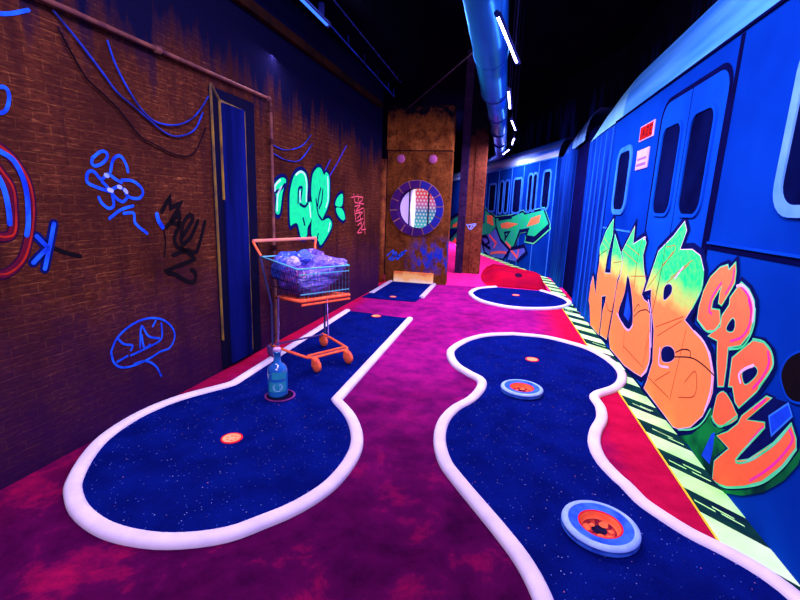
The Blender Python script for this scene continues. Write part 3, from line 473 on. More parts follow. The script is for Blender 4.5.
def plane_frame(o,d,z=0.0):
    x=Vector((d[0],d[1],0)).normalized(); y=Vector((0,0,1)); n=x.cross(y)
    m=Matrix.Identity(4)
    for i in range(3): m[i][0]=x[i]; m[i][1]=y[i]; m[i][2]=n[i]
    m[0][3],m[1][3],m[2][3]=o[0],o[1],z
    return m
def T(x,y,z,rz=0): return Matrix.Translation((x,y,z))@Matrix.Rotation(rz,4,'Z')
FW=plane_frame((-2.09,1.3),(0.2,6.2)); FC1=plane_frame((1.15,1.7),(0.08,-4.35)); FC2=plane_frame((0.91,9.3),(0.327,-0.945)); FP=plane_frame((-1.9,7.5),(1,0))

# ------------------------------------------------------------------ the room
b=MB(); b.box(-2.8,2.4,-2.5,19,-0.12,0,M['floor']); struct(b.build('floor'))
b=MB(); b.box(-2.8,2.6,-2.5,19,4.2,4.3,M['ceil']); struct(b.build('ceiling'))
b=MB(); b.box(6.45,9.5,0,4.2,-0.4,-0.3,M['ceil']); struct(b.build('wall_left_far',None,FW))
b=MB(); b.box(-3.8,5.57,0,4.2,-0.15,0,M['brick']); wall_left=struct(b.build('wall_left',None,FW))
b=MB(); b.box(-7.6,4.2,0,4.2,-0.95,-0.85,M['backdrop']); struct(b.build('wall_right',None,FC1))
b=MB(); b.box(-9.8,1.0,0,4.2,-0.95,-0.85,M['backdrop']); struct(b.build('wall_far',None,FC2))
b=MB(); b.box(-2.8,2.6,18.9,19,0,4.2,M['ceil']); struct(b.build('wall_back'))
b=MB(); b.box(-3.8,5.40,2.70,2.78,0,0.05,M['trim'],0.006); struct(b.build('trim_1',None,FW@Matrix.Translation((0,0,0.001))))
b=MB(); b.box(-3.8,5.40,3.05,4.19,0.002,0.62,M['ceil']); struct(b.build('ceiling',None,FW))

# graffiti on the brick wall -------------------------------------------------
def strokes(name,lines,w,m,z=0.003,sub=5,label=None,parent=None,smoothline=True,extra=None,outline=None):
    b=MB()
    if outline:
        for l in lines: b.ribbon(S(l,sub) if smoothline else l,w+outline[0],z-0.0012,outline[1])
    for l in lines: b.ribbon(S(l,sub) if (smoothline and len(l)>2) else l,w,z,m)
    if extra: extra(b)
    o=b.build(name,parent)
    if label: o['label']=label
    return o
gg=MB()
for k,p in enumerate(D['wl_green']):
    q=S(p,5,True); gg.ribbon(q,0.075,0.002,M['navy'],True); gg.poly(q,0.0035,M['aqua'])
for l in D['wl_green_navy']: gg.ribbon(S(l,4),0.028,0.0045,M['navy'])
for l in D['wl_green_white']: gg.ribbon(S(l,4),0.022,0.0045,M['aquaw'])
gg.build('graffiti',wall_left)['label']='aqua green bubble letters with navy outlines above the shopping cart'
strokes('graffiti',D['wl_red'],0.014,M['tagred'],label='small salmon red scribbled tag',parent=wall_left)
def wd(b):
    for l in D['wl_scrib_w']: b.ribbon(l,0.022,0.0045,M['scribw'])
strokes('graffiti',D['wl_scrib'],0.017,M['scrib'],label='blue looping scribble tag',parent=wall_left,extra=wd)
strokes('graffiti',D['wl_brain'],0.013,M['scrib'],label='blue oval with a crown inside',parent=wall_left)
def mx(b):
    b.ribbon(S(D['wl_mas_drip']),0.012,0.003,M['tagblack']); b.ribbon(S(D['wl_mas_dab']),0.03,0.004,M['scrib'])
strokes('graffiti',D['wl_mas'],0.030,M['tagblack'],label='black marker tag reading MAS over a zigzag',parent=wall_left,extra=mx,sub=2)
def rr(b):
    for l in D['wl_ring_blue']: b.ribbon(S(l),0.022,0.0046,M['scrib'])
    for l in D['wl_ring_red']: b.ribbon([(p[0]+0.009,p[1]) for p in S(l)],0.009,0.0043,M['redline'])
strokes('graffiti',D['wl_ring_red'],0.034,M['redring'],label='big blue and red looping letter',parent=wall_left,extra=rr,outline=(0.012,M['viold']))
def xt(b): b.ribbon(S(D['wl_x_tail']),0.022,0.0015,M['tagblack'])
strokes('graffiti',D['wl_x'],0.020,M['scrib'],label='blue letter X outlined in navy',parent=wall_left,extra=xt,outline=(0.026,M['navy']))
strokes('graffiti',D['wl_hook'],0.016,M['scrib'],label='blue hooked stroke and short bar',parent=wall_left)
strokes('graffiti',D['wl_stroke'],0.022,M['viol'],label='violet sprayed streak',parent=wall_left)

# painted blue door ------------------------------------------------------------
b=MB(); b.box(1.57,2.10,0.02,2.06,0,0.012,M['casing'])
door=struct(b.build('door_1',None,FW))
b=MB(); b.box(1.668,1.945,0.03,1.975,0.012,0.03,M['doorblue'],0.004); b.build('door_leaf',door)
b=MB()
for l in ([(1.572,2.075),(1.572,0.25)],[(1.572,2.075),(1.660,1.985)],[(1.660,1.985),(1.950,1.970)],[(1.660,1.985),(1.660,1.3)],[(1.950,1.970),(1.950,0.06)]):
    d=Vector((l[1][0]-l[0][0],l[1][1]-l[0][1],0)); ln=d.length; a=math.atan2(d.y,d.x)
    b.box(0,ln,-0.0045,0.0045,0.010,0.028,M['yellow'],0.003,Matrix.Translation((l[0][0],l[0][1],0))@Matrix.Rotation(a,4,'Z'))
b.ribbon([(1.668,1.98),(1.72,1.973)],0.02,0.0285,M['yellow'])
b.build('door_trim',door)['label']='thin yellow door trim'

# pipe on the wall --------------------------------------------------------------
pr=tag(empty('wall_pipe',FW),'thin brown pipe along the top of the brick wall turning down past the blue door','pipe')
b=MB(); b.tube([(-3.5,2.134,0.03),(2.24,2.134,0.03),(2.29,2.128,0.03),(2.318,2.10,0.03),(2.322,2.05,0.03),(2.322,0.02,0.03)],0.014,M['pipe'],10); b.build('pipe_run',pr)
for (x,y,ax) in ((2.285,2.132,0),(2.322,2.06,1),(2.322,1.80,1),(1.1,2.134,0),(2.322,0.9,1)):
    b=MB(); e=0.022
    b.tube([(x-e,y,0.03),(x+e,y,0.03)] if ax==0 else [(x,y-e,0.03),(x,y+e,0.03)],0.021,M['pipe'],12); b.build('pipe_collar',pr)
# cables ----------------------------------------------------------------------------
cl=['blue cable sagging in the upper loop before the blue door','two-tone cable hanging in the lower loop before the blue door','dark cable drooping lowest on the brick before the blue door','upper of the two short blue cables looping above the aqua graffiti','lower of the two short blue cables looping above the aqua graffiti']
for k,(l,m) in enumerate(zip(D['cables'],('cableb','cableb','cabled','cableb','cableb'))):
    b=MB(); P=[(x,y,0.014) for x,y in S(l,6)]; b.tube(P,0.0055 if k!=2 else 0.0045,M[m],7)
    o=b.build('hanging_cable',None,FW); tag(o,cl[k],'cable','cables hanging on the brick wall')

# ------------------------------------------------------------------ greens
def kerb_mesh(path,closed=False,w=0.070,h=0.032):
    prof=[(-w/2,0.0),(-w/2,h*0.45),(-w*0.40,h*0.78),(-w*0.24,h*0.96),(0,h),(w*0.24,h*0.96),(w*0.40,h*0.78),(w/2,h*0.45),(w/2,0.0)]
    b=MB(); P=[Vector((p[0],p[1],0)) for p in path]; n=len(P); rings=[]
    for i in range(n):
        a=P[i-1] if (i>0 or closed) else P[i]; c=P[(i+1)%n] if (i<n-1 or closed) else P[i]
        d=(c-a).normalized(); nn=Vector((-d.y,d.x,0))
        rings.append([b.bm.verts.new(P[i]+nn*u+Vector((0,0,v))) for u,v in prof])
    for i in range(n if closed else n-1):
        j=(i+1)%n
        for k in range(len(prof)-1):
            f=b.bm.faces.new((rings[i][k],rings[i][k+1],rings[j][k+1],rings[j][k])); f.material_index=b.mi(M['kerb']); f.smooth=True
    if not closed:
        for rg in (rings[0],rings[-1]):
            f=b.bm.faces.new(rg); f.material_index=b.mi(M['kerb'])
    return b
def resample(pts,step=0.05):
    out=[pts[0]]; 
    for p in pts[1:]:
        if math.dist(p,out[-1])>=step: out.append(p)
    return out
def carpet(name,poly,parent): 
    b=MB(); b.prism(poly,0.001,0.012,M['carpet']); return b.build(name,parent)
def cup(x,y,parent,r=0.049):
    b=MB(); b.lathe([(r+0.010,0.0125),(r+0.009,0.0165),(r,0.0165)],M['redrim'],28)
    o=b.build('cup',parent,T(x,y,0))
    o['label']='orange cup with a red rim'
    b=MB(); b.lathe([(r,0.0165),(r*0.98,0.0145),(0.02,0.0140),(0.0,0.0138)],M['peach'],28)
    for a in range(6):
        t=a*math.pi/3; b.box(math.cos(t)*r*0.5-0.007,math.cos(t)*r*0.5+0.007,math.sin(t)*r*0.5-0.004,math.sin(t)*r*0.5+0.004,0.0143,0.0150,M['orange'])
    b.build('cup_liner',o); return o
def nocap(pts): return [(p[0],p[1]) for p in pts]
# A: keyhole green by the brick wall
ga=tag(empty('putting_green',T(-1.35,3.2,0)),'keyhole shaped navy putting green with the bottle and the shopping cart on it','putting green','mini golf putting greens')
off=lambda pts,c:[(p[0]-c[0],p[1]-c[1]) for p in pts]
ca=(-1.35,3.2)
ka=D['kerb_a']
st1=[Vector((ka[0][0],ka[0][1],0)).lerp(Vector((ka[4][0],ka[4][1],0)),t/12) for t in range(13)]
arc=S(ka[4:24],6); st2=[Vector((ka[23][0],ka[23][1],0)).lerp(Vector((ka[25][0],ka[25][1],0)),t/12) for t in range(13)]
pa=resample([(v.x,v.y) for v in st1]+arc[1:]+[(v.x,v.y) for v in st2][1:],0.03)
kerb_mesh(off(pa,ca)).build('kerb',ga)['label']='rounded white kerb'
carpet('carpet',off(pa,ca),ga)
cup(-1.37-ca[0],1.98-ca[1],ga); cup(-1.39-ca[0],4.93-ca[1],ga,0.05)
# B: winding green
cb=(0.2,3.0)
gb=tag(empty('putting_green',T(cb[0],cb[1],0)),'long winding navy putting green holding the two raised ring obstacles','putting green','mini golf putting greens')
pb=S(D['kerb_b_l'],6)[::-1]+S(D['kerb_b_r'],6)[1:]
pb=resample(pb,0.03)
kerb_mesh(off(pb,cb)).build('kerb',gb)['label']='rounded white kerb'
carpet('carpet',off(pb,cb),gb); cup(0.34-cb[0],3.91-cb[1],gb)
# C: round green by the ramp
cc=(0.3,6.9)
gc=tag(empty('putting_green',T(cc[0],cc[1],0)),'round navy putting green at the foot of the red ramp','putting green','mini golf putting greens')
pc=resample(S(D['kerb_c'],6),0.03)
kerb_mesh(off(pc,cc)).build('kerb',gc)['label']='rounded white kerb'
carpet('carpet',off(pc,cc),gc); cup(0.27-cc[0],6.99-cc[1],gc,0.05)
# D: straight lane below the porthole
cd=(-1.46,6.8)
gd=tag(empty('putting_green',T(cd[0],cd[1],0)),'short straight navy putting lane below the round porthole','putting green','mini golf putting greens')
kerb_mesh(off([(-1.855,6.28),(-1.85,7.44)],cd),w=0.075).build('kerb',gd)['label']='straight white kerb'
kerb_mesh(off([(-1.085,6.26),(-1.085,7.44)],cd),w=0.075).build('kerb',gd)['label']='straight white kerb'
carpet('carpet',off([(-1.90,5.95),(-1.12,5.92),(-1.085,6.3),(-1.085,7.44),(-1.85,7.44),(-1.88,6.3)],cd),gd); cup(-1.48-cd[0],6.12-cd[1],gd,0.04)

# raised ring obstacles
def ring(x,y,r,label,rz):
    root=tag(empty('raised_ring_hole',T(x,y,0.012,rz)@Matrix.Diagonal((1,1,0.8,1))),label,'golf hole','raised ring holes on the winding green')
    P,B=M['ringblue'],M['ringmid']
    b=MB(); b.lathe([(r*0.93,0.0),(r*0.985,0.006),(r,0.014),(r*0.95,0.021),(r*0.985,0.028),(r,0.036),(r*0.985,0.044),(r*0.93,0.050),(r*0.88,0.051),(r*0.83,0.0495),(r*0.64,0.045),(r*0.57,0.044)],B,48,[B,B,B,B,B,P,P,P,P,B,B]); b.build('rim_disc',root)
    b=MB(); b.lathe([(r*0.57,0.044),(r*0.55,0.046),(r*0.52,0.042),(r*0.50,0.02),(r*0.44,0.008),(r*0.20,0.006),(r*0.18,0.001),(0,0.001)],M['orange'],40,[M['redrim'],M['redrim'],M['orange'],M['orange'],M['maroon'],M['hole'],M['hole']])  # dark bottom colours paint shade into the cup so it looks deeper
    for k in range(9):
        t=k*math.tau/9+0.4*math.sin(k*2.3); q=r*(0.30+0.07*math.sin(k*1.7))
        b.lathe([(0.0,0.0095),(0.008+0.004*(k%3),0.0085),(0.012+0.004*(k%3),0.0062)],M['orange'],9,None,(math.cos(t)*q,math.sin(t)*q,0))
    b.build('cup_liner',root)['label']='orange perforated cup'
ring(0.487,1.755,0.152,'raised blue ring with orange cup on the winding green opposite the lowest orange letters',0)
ring(0.222,3.145,0.150,'raised blue ring with orange cup farther down the winding green beside the flat orange cup',0.4)

# ------------------------------------------------------------------ striped platform edge
right=[(1.155,0.9),(1.15,1.7),(1.06,6.55),(1.03,8.0),(0.985,8.75),(0.90,9.35),(0.72,9.93),(0.40,10.85),(-0.10,12.25),(-1.5,16.3)]
rs=[(v.x,v.y) for v in spline([(p[0],p[1],0) for p in right],14)]
b=MB(); lens=[0]
for i in range(1,len(rs)): lens.append(lens[-1]+math.dist(rs[i],rs[i-1]))
def at(s,o):
    s=max(0.0,min(s,lens[-1]-1e-4))
    for i in range(1,len(rs)):
        if lens[i]>=s: break
    t=(s-lens[i-1])/(lens[i]-lens[i-1]); p=Vector(rs[i-1]).lerp(Vector(rs[i]),t)
    d=(Vector(rs[i])-Vector(rs[i-1])).normalized(); return (p.x-d.y*o,p.y+d.x*o)
W_=0.19; pitch=0.375; sl=0.19; nst=int(lens[-1]/pitch)
s=0.0
while s<lens[-1]-0.4:
    for (a,c,m) in ((0,0.19,'hazg'),(0.19,pitch,'hazd')):
        K=3
        for k in range(K):
            w0,w1=W_*k/K,W_*(k+1)/K
            q=[at(s+a+sl*w0/W_,w0),at(s+c+sl*w0/W_,w0),at(s+c+sl*w1/W_,w1),at(s+a+sl*w1/W_,w1)]
            b.face([(x,y,0.006) for x,y in q][::-1],M[m])
    if random.random()<0.55:
        for k in range(3):
            o0=random.uniform(0.01,0.12); s0=s+0.2+random.uniform(0.03,0.10)+sl*o0/W_
            q=[at(s0,o0),at(s0+0.012,o0),at(s0+0.02+sl*0.06/W_,o0+0.06),at(s0+0.006+sl*0.06/W_,o0+0.06)]
            b.face([(x,y,0.0068) for x,y in q][::-1],M['hazg'])
    s+=pitch
edge=[at(x*0.1,W_) for x in range(int(lens[-1]*10))]
b.ribbon(edge,0.011,0.007,M['yline'])
for i in range(len(edge)-1): b.face([(edge[i][0],edge[i][1],0),(edge[i+1][0],edge[i+1][1],0),(edge[i+1][0],edge[i+1][1],0.006),(edge[i][0],edge[i][1],0.006)],M['yline'])
tag(b.build('platform_edge_strip'),'pale green and dark striped warning strip running along the foot of the train','floor strip')

# ------------------------------------------------------------------ ramp
rp=tag(empty('floor_ramp',T(0.3,8.0,0)),'glossy red floor ramp with a dark hole behind the round green','ramp')
b=MB(); L0=[(-0.20,7.76),(-0.30,8.2),(-0.36,8.8),(-0.36,9.6),(-0.30,10.5)]; R0=[(0.80,7.66),(0.80,8.2),(0.74,8.8),(0.55,9.4),(0.20,10.2)]
nv,nu=30,20; grid=[]
lp=spline([(p[0],p[1],0) for p in L0],30); rp_=spline([(p[0],p[1],0) for p in R0],30)
for i in range(nv+1):
    t=(i/nv)**1.8; A_=lp[int(t*(len(lp)-1))]; B_=rp_[int(t*(len(rp_)-1))]; row=[]
    for j in range(nu+1):
        u=j/nu; p=A_.lerp(B_,u)
        side=min(1.0,u/0.30)*min(1.0,(1-u)/0.10); side=side*side*(3-2*side)
        h=0.25*(1-math.exp(-t*13))*side*(1-0.7*t)
        row.append(b.bm.verts.new((p.x-0.3,p.y-8.0,max(0.003,h))))
    grid.append(row)
for i in range(nv):
    for j in range(nu):
        f=b.bm.faces.new((grid[i][j],grid[i][j+1],grid[i+1][j+1],grid[i+1][j])); f.material_index=b.mi(M['rampred']); f.smooth=True
b.build('ramp_surface',rp)
b=MB(); b.lathe([(0.062,-0.03),(0.062,0.008),(0.056,0.011),(0.052,0.009),(0,0.008)],M['mouth'],24); b.build('tunnel_shade_disc',rp,Matrix.Translation((0.02,-0.06,0.190))@Matrix.Rotation(math.radians(26),4,'X'))['label']='dark disc painted as the shade in the tunnel mouth'

# ------------------------------------------------------------------ rusty panel with porthole
pn=tag(empty('porthole_wall',FP),'tall rust brown wall panel with a stone ringed porthole','wall panel')
cx,cz,Ro,Ri=0.447,1.275,0.455,0.335
outer=[(-0.08,0.0),(1.0,0.0),(1.0,2.20),(-0.08,2.20)]
NS=48
def panel_with_hole(zf,zb):
    b=MB(); m=M['rust']
    # front face: four quadrant fans between the rectangle and the circle
    circ=[(cx+Ri*math.cos(math.tau*k/NS),cz+Ri*math.sin(math.tau*k/NS)) for k in range(NS)]
    def edge_pt(a):
        dx,dz=math.cos(a),math.sin(a); ts=[]
        if dx>1e-9: ts.append((1.0-cx)/dx)
        if dx<-1e-9: ts.append((-0.08-cx)/dx)
        if dz>1e-9: ts.append((2.20-cz)/dz)
        if dz<-1e-9: ts.append((0-cz)/dz)
        t=min(ts); return (cx+dx*t,cz+dz*t)
    angs=sorted([math.tau*k/NS for k in range(NS)]+[math.atan2(z-cz,x-cx)%math.tau for x,z in outer])
    n=len(angs)
    for zz in (zf,zb):
        for i in range(n):
            a,c=angs[i],angs[(i+1)%n]
            p,q=edge_pt(a),edge_pt(c)
            b.face([(cx+Ri*math.cos(a),cz+Ri*math.sin(a),zz),(p[0],p[1],zz),(q[0],q[1],zz),(cx+Ri*math.cos(c),cz+Ri*math.sin(c),zz)],m)
    for i in range(n):
        a,c=angs[i],angs[(i+1)%n]; p,q=edge_pt(a),edge_pt(c)
        b.face([(p[0],p[1],zf),(p[0],p[1],zb),(q[0],q[1],zb),(q[0],q[1],zf)],m)
        b.face([(cx+Ri*math.cos(a),cz+Ri*math.sin(a),zf),(cx+Ri*math.cos(c),cz+Ri*math.sin(c),zf),(cx+Ri*math.cos(c),cz+Ri*math.sin(c),zb),(cx+Ri*math.cos(a),cz+Ri*math.sin(a),zb)],M['stone'])
    return b
panel_with_hole(0.0,-0.22).build('panel_board',pn)
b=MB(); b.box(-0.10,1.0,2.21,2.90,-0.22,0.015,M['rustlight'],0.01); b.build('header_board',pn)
b=MB(); b.box(-0.08,1.0,2.196,2.212,-0.2,0.004,M['black']); b.build('seam',pn)
b=MB(); nst=14
for k in range(nst):
    a0,a1=math.tau*k/nst+0.025+0.1,math.tau*(k+1)/nst-0.025+0.1
    m=M['stoneb'] if math.cos((a0+a1)/2)>0.15 else M['stone']
    arc=[a0+(a1-a0)*t/5 for t in range(6)]
    pts=[(cx+Ro*math.cos(a),cz+Ro*math.sin(a)) for a in arc]+[(cx+Ri*math.cos(a),cz+Ri*math.sin(a)) for a in arc[::-1]]
    b.prism(pts,0.0,0.045,m)
arc=[math.tau*t/60 for t in range(60)]
for i in range(60):
    a,c=arc[i],arc[(i+1)%60]
    b.face([(cx+(Ro+0.008)*math.cos(a),cz+(Ro+0.008)*math.sin(a),0.03),(cx+(Ro+0.008)*math.cos(c),cz+(Ro+0.008)*math.sin(c),0.03),(cx+Ri*math.cos(c),cz+Ri*math.sin(c),0.03),(cx+Ri*math.cos(a),cz+Ri*math.sin(a),0.03)],M['joint'])
b.build('porthole_ring',pn)['label']='violet stone ring with tan joints'
# what lies inside the porthole: white liner and a dotted light wall
m,nt,bs=new_mat('honeycomb_light'); v=coords(nt); X,Y,Z=sep(nt,v)
vo=nt.nodes.new('ShaderNodeTexVoronoi'); vo.inputs['Scale'].default_value=17; vo.inputs['Randomness'].default_value=0.0
sk=nt.nodes.new('ShaderNodeCombineXYZ'); 
row=vmath(nt,'FLOOR',vmath(nt,'ADD',vmath(nt,'MULTIPLY',Y,17.0),0.5),0.0)
nt.links.new(vmath(nt,'ADD',X,vmath(nt,'MULTIPLY',vmath(nt,'MODULO',row,2.0),0.5/17)),sk.inputs[0]); nt.links.new(Y,sk.inputs[1])
nt.links.new(sk.outputs[0],vo.inputs['Vector'])
base=ramp(nt,mrange(nt,Y,cz-0.32,cz+0.32),[(0.0,(0.03,0.62,0.75)),(0.42,(0.04,0.25,0.62)),(0.62,(0.75,0.12,0.5)),(0.85,(1.0,0.05,0.12)),(1,(1.0,0.12,0.2))])
col=mix(nt,mrange(nt,vo.outputs['Distance'],0.20,0.34,0.9,0.0),base,(0.95,0.85,1.0,1))
nt.links.new(col,bs.inputs['Emission Color']); bs.inputs['Emission Strength'].default_value=0.75; bs.inputs['Base Color'].default_value=(0.02,0.02,0.02,1)
M['honey']=m
b=MB(); b.box(cx-0.08,cx+0.36,cz-0.40,cz+0.40,-0.26,-0.235,M['honey']); b.build('light_panel',pn)['label']='dotted light panel fading from red to teal'
b=MB(); b.box(cx-0.42,cx-0.10,cz-0.40,cz+0.40,-0.26,-0.235,glow('lilac_backlight',(0.56,0.42,0.95),0.55)); b.build('backlit_panel',pn)['label']='pale lilac backlit panel'
b=MB(); b.lathe([(0.0,0.0),(0.05,0.01),(0.09,0.04)],M['white'],8); 
bm2=MB(); bm2.tube([(cx-0.10,cz-0.34,-0.225),(cx-0.115,cz,-0.225),(cx-0.10,cz+0.34,-0.225)],[0.02,0.05,0.02],glow('white_strip_light',(1.0,0.95,1.0),0.9),12); bm2.build('strip_light',pn)['label']='bright white curved strip light'
b.bm.free()
for x in (cx-0.155,cx+0.175):
    b=MB(); b.box(x-0.012,x+0.012,cz-0.34,cz+0.34,-0.15,-0.125,M['wiredark']); b.build('porthole_bar',pn)
# reflectors and slot board, things fixed to the panel as parts
for x in (0.146,0.685):
    b=MB(); b.lathe([(0.070,0.0),(0.068,0.018),(0.060,0.026),(0.044,0.024),(0.036,0.030),(0.016,0.034),(0,0.035)],M['boltpink'],28,[M['boltpink'],M['boltpink'],M['boltpink'],M['boltin'],M['boltin'],M['boltpink']]); b.build('reflector',pn,Matrix.Translation((x,2.073,0.0)))['label']='round pink reflector'
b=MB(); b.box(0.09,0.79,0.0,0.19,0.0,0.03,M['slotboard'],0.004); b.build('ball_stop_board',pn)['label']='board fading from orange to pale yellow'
strokes('graffiti',D['pn_scrib'],0.02,M['scrib'],z=0.004,label='blue scribble',parent=pn)

# post at the end of the brick wall
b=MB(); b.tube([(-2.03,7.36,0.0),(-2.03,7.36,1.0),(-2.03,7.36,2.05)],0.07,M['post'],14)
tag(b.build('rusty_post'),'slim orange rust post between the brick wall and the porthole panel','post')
# I-section column
col_=tag(empty('steel_column',T(-0.66,9.2,0)),'rust brown steel column standing behind the porthole panel','column')
b=MB(); b.box(-0.25,-0.10,-0.16,0.16,0,4.2,M['colflange'],0.008); b.build('flange',col_)['label']='dark violet flange'
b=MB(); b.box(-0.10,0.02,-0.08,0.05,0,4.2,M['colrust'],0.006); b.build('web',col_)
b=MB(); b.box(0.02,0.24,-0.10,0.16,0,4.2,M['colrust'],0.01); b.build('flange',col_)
b=MB()
for l in D['col_scrib']: b.ribbon([(x-0.01,z) for x,z in l],0.02,0.0,M['scribw'])
o=b.build('graffiti',col_); o.matrix_local=Matrix.Translation((0.01,-0.104,0))@Matrix.Rotation(math.pi/2,4,'X'); o['label']='small pale blue crown mark'

# ------------------------------------------------------------------ train cars
def rrect(x0,x1,y0,y1,r,n=6,tops=True,bots=True):
    out=[]
    for (cx_,cy_,a0,on) in ((x1-r,y1-r,0,tops),(x0+r,y1-r,90,tops),(x0+r,y0+r,180,bots),(x1-r,y0+r,270,bots)):
        if on:
            for k in range(n+1):
                a=math.radians(a0+90*k/n); out.append((cx_+r*math.cos(a),cy_+r*math.sin(a)))
        else:
            out.append((cx_+(r if a0 in(0,270) else -r),cy_+(r if a0 in (0,90) else -r)))
    return out
def window(parent,x0,x1,y0,y1,r,fw,fm,name='window',label=None,depth=0.012):
    b=MB(); P=rrect(x0,x1,y0,y1,r); n=len(P)
    Q=rrect(x0-fw,x1+fw,y0-fw,y1+fw,r+fw*0.8)
    for i in range(n):
        j=(i+1)%n
        b.face([(P[i][0],P[i][1],depth),(Q[i][0],Q[i][1],depth),(Q[j][0],Q[j][1],depth),(P[j][0],P[j][1],depth)],fm)
        b.face([(Q[i][0],Q[i][1],0),(Q[j][0],Q[j][1],0),(Q[j][0],Q[j][1],depth),(Q[i][0],Q[i][1],depth)],fm)
        b.face([(P[i][0],P[i][1],0),(P[j][0],P[j][1],0),(P[j][0],P[j][1],depth),(P[i][0],P[i][1],depth)],fm)
    o=b.build(name,parent,None,False,True)
    if label: o['label']=label
    b=MB(); b.poly(P,0.004,M['glass']); b.build('glass_pane',o)
    return o
def roof_shell(b,stations,m):
    # stations: (x, crown height above cornice, depth back); builds a rounded eave section along x
    rows=[]
    for x,c0,h,dp in stations:
        row=[]
        for k in range(9):
            a=k/8*math.pi/2; row.append(b.bm.verts.new((x,c0+h*math.sin(a),-dp*(1-math.cos(a)))))
        row.append(b.bm.verts.new((x,c0+h,-dp-0.3))); rows.append(row)
    for i in range(len(rows)-1):
        for k in range(9):
            f=b.bm.faces.new((rows[i][k],rows[i+1][k],rows[i+1][k+1],rows[i][k+1])); f.material_index=b.mi(m); f.smooth=True
CZ=2.255
car=tag(empty('train_car',FC1),'near blue subway car wall covered with big orange and green graffiti','train')
b=MB(); b.box(-3.68,2.2,0,CZ,-0.35,0,M['car']); b.build('body_side',car)
b=MB(); roof_shell(b,[(2.2,CZ,0.46,0.20),(-2,CZ,0.46,0.20),(-3.45,CZ,0.44,0.18)],M['roof']); b.build('roof',car)
b=MB(); roof_shell(b,[(-3.45,CZ,0.44,0.18),(-3.9,CZ,0.37,0.16),(-4.4,CZ,0.24,0.11),(-4.8,CZ-0.01,0.09,0.05),(-5.02,CZ-0.015,0.01,0.02)],M['roofcap']); b.build('roof_end_cap',car)['label']='pale cyan tapered end of the roof'
b=MB(); b.box(-3.68,2.2,CZ-0.012,CZ+0.006,-0.01,0.012,M['groove'],0.003); b.build('cornice',car)
b=MB(); b.box(-5.06,-3.68,0,CZ-0.01,-0.35,-0.012,M['carrib'])
for k,x in enumerate((-3.72,-3.95,-4.22,-4.5,-4.78,-5.02)):
    b.tube([(x,0,-0.012),(x,CZ-0.02,-0.012)],0.035 if k not in(0,5) else 0.02,M['carrib'],10)
b.build('corrugated_end',car)['label']='lighter blue corrugated car end'
# door pair
b=MB(); P=rrect(-2.24,-1.19,0.03,2.125,0.14,6,True,False); b.ribbon(P+[P[0]],0.035,0.0015,M['groove'],False,False); b.box(-1.165,-1.13,0.0,CZ-0.02,0.0,0.004,M['groove']); b.build('door_seal',car)['label']='black door outline'
for (x0,x1,w0,w1) in ((-2.222,-1.712,-2.135,-1.79),(-1.698,-1.208,-1.635,-1.31)):
    b=MB()
    if x0<-2: P=[(x0,0.03),(x1,0.03),(x1,2.108)]+[(x0+0.13+0.13*math.cos(math.radians(a)),1.978+0.13*math.sin(math.radians(a))) for a in range(90,181,15)]
    else: P=[(x0,0.03),(x1,0.03)]+[(x1-0.13+0.13*math.cos(math.radians(a)),1.978+0.13*math.sin(math.radians(a))) for a in range(0,91,15)]+[(x0,2.108)]
    b.prism(P,0.0,0.003,M['cardoor'],M['groove']); dl=b.build('door_leaf',car)
    w=window(dl,w0,w1,1.315,1.925,0.085,0.022,M['cardoor'],'door_window',None,0.014)
window(car,-3.36,-2.95,1.345,1.89,0.09,0.05,M['frame'],'side_window')
window(car,-0.55,0.45,1.36,1.99,0.10,0.05,M['framew'],'side_window')
b=MB(); b.box(-0.50,0.42,1.72,1.745,0.004,0.012,M['frame']); b.build('window_bar',car)
b=MB(); b.box(-1.13,2.2,1.125,1.155,0,0.004,M['groove']); b.box(-1.13,2.2,1.155,1.166,0,0.012,M['cardoor']); b.box(-3.70,-2.63,1.140,1.156,0,0.003,M['frame']); b.build('belt_rail',car)
def sign(x0,x1,y0,y1,frame_m,face_m,marks,label):
    b=MB(); b.box(x0,x1,y0,y1,0,0.010,frame_m,0.003); o=b.build('sign_plate',car); o['label']=label
    b=MB(); b.box(x0+0.022,x1-0.022,y0+0.010,y1-0.010,0.010,0.0125,face_m)
    marks(b); b.build('sign_face',o)
def mr(b):
    y0,y1=1.95,2.01
    for l in ([(-2.65,y0),(-2.62,y1),(-2.59,y0)],[(-2.637,y0+.022),(-2.602,y0+.022)],[(-2.545,y1),(-2.505,y1),(-2.515,y0+.03),(-2.548,y0),(-2.505,y0)],[(-2.42,y1),(-2.46,y1),(-2.46,y0),(-2.42,y0)],[(-2.46,y0+.03),(-2.43,y0+.03)]): b.ribbon(l,0.012,0.0135,M['signdark'])
sign(-2.74,-2.375,1.918,2.045,M['signw'],M['signred'],mr,'small red sign with a white edge and dark lettering')
def mw(b):
    b.box(-2.70,-2.45,1.705,1.73,0.0125,0.0135,M['signp']); b.box(-2.70,-2.45,1.755,1.775,0.0125,0.0132,M['signp'])
sign(-2.735,-2.42,1.68,1.845,M['signw'],M['signl'],mw,'small pale lilac notice')
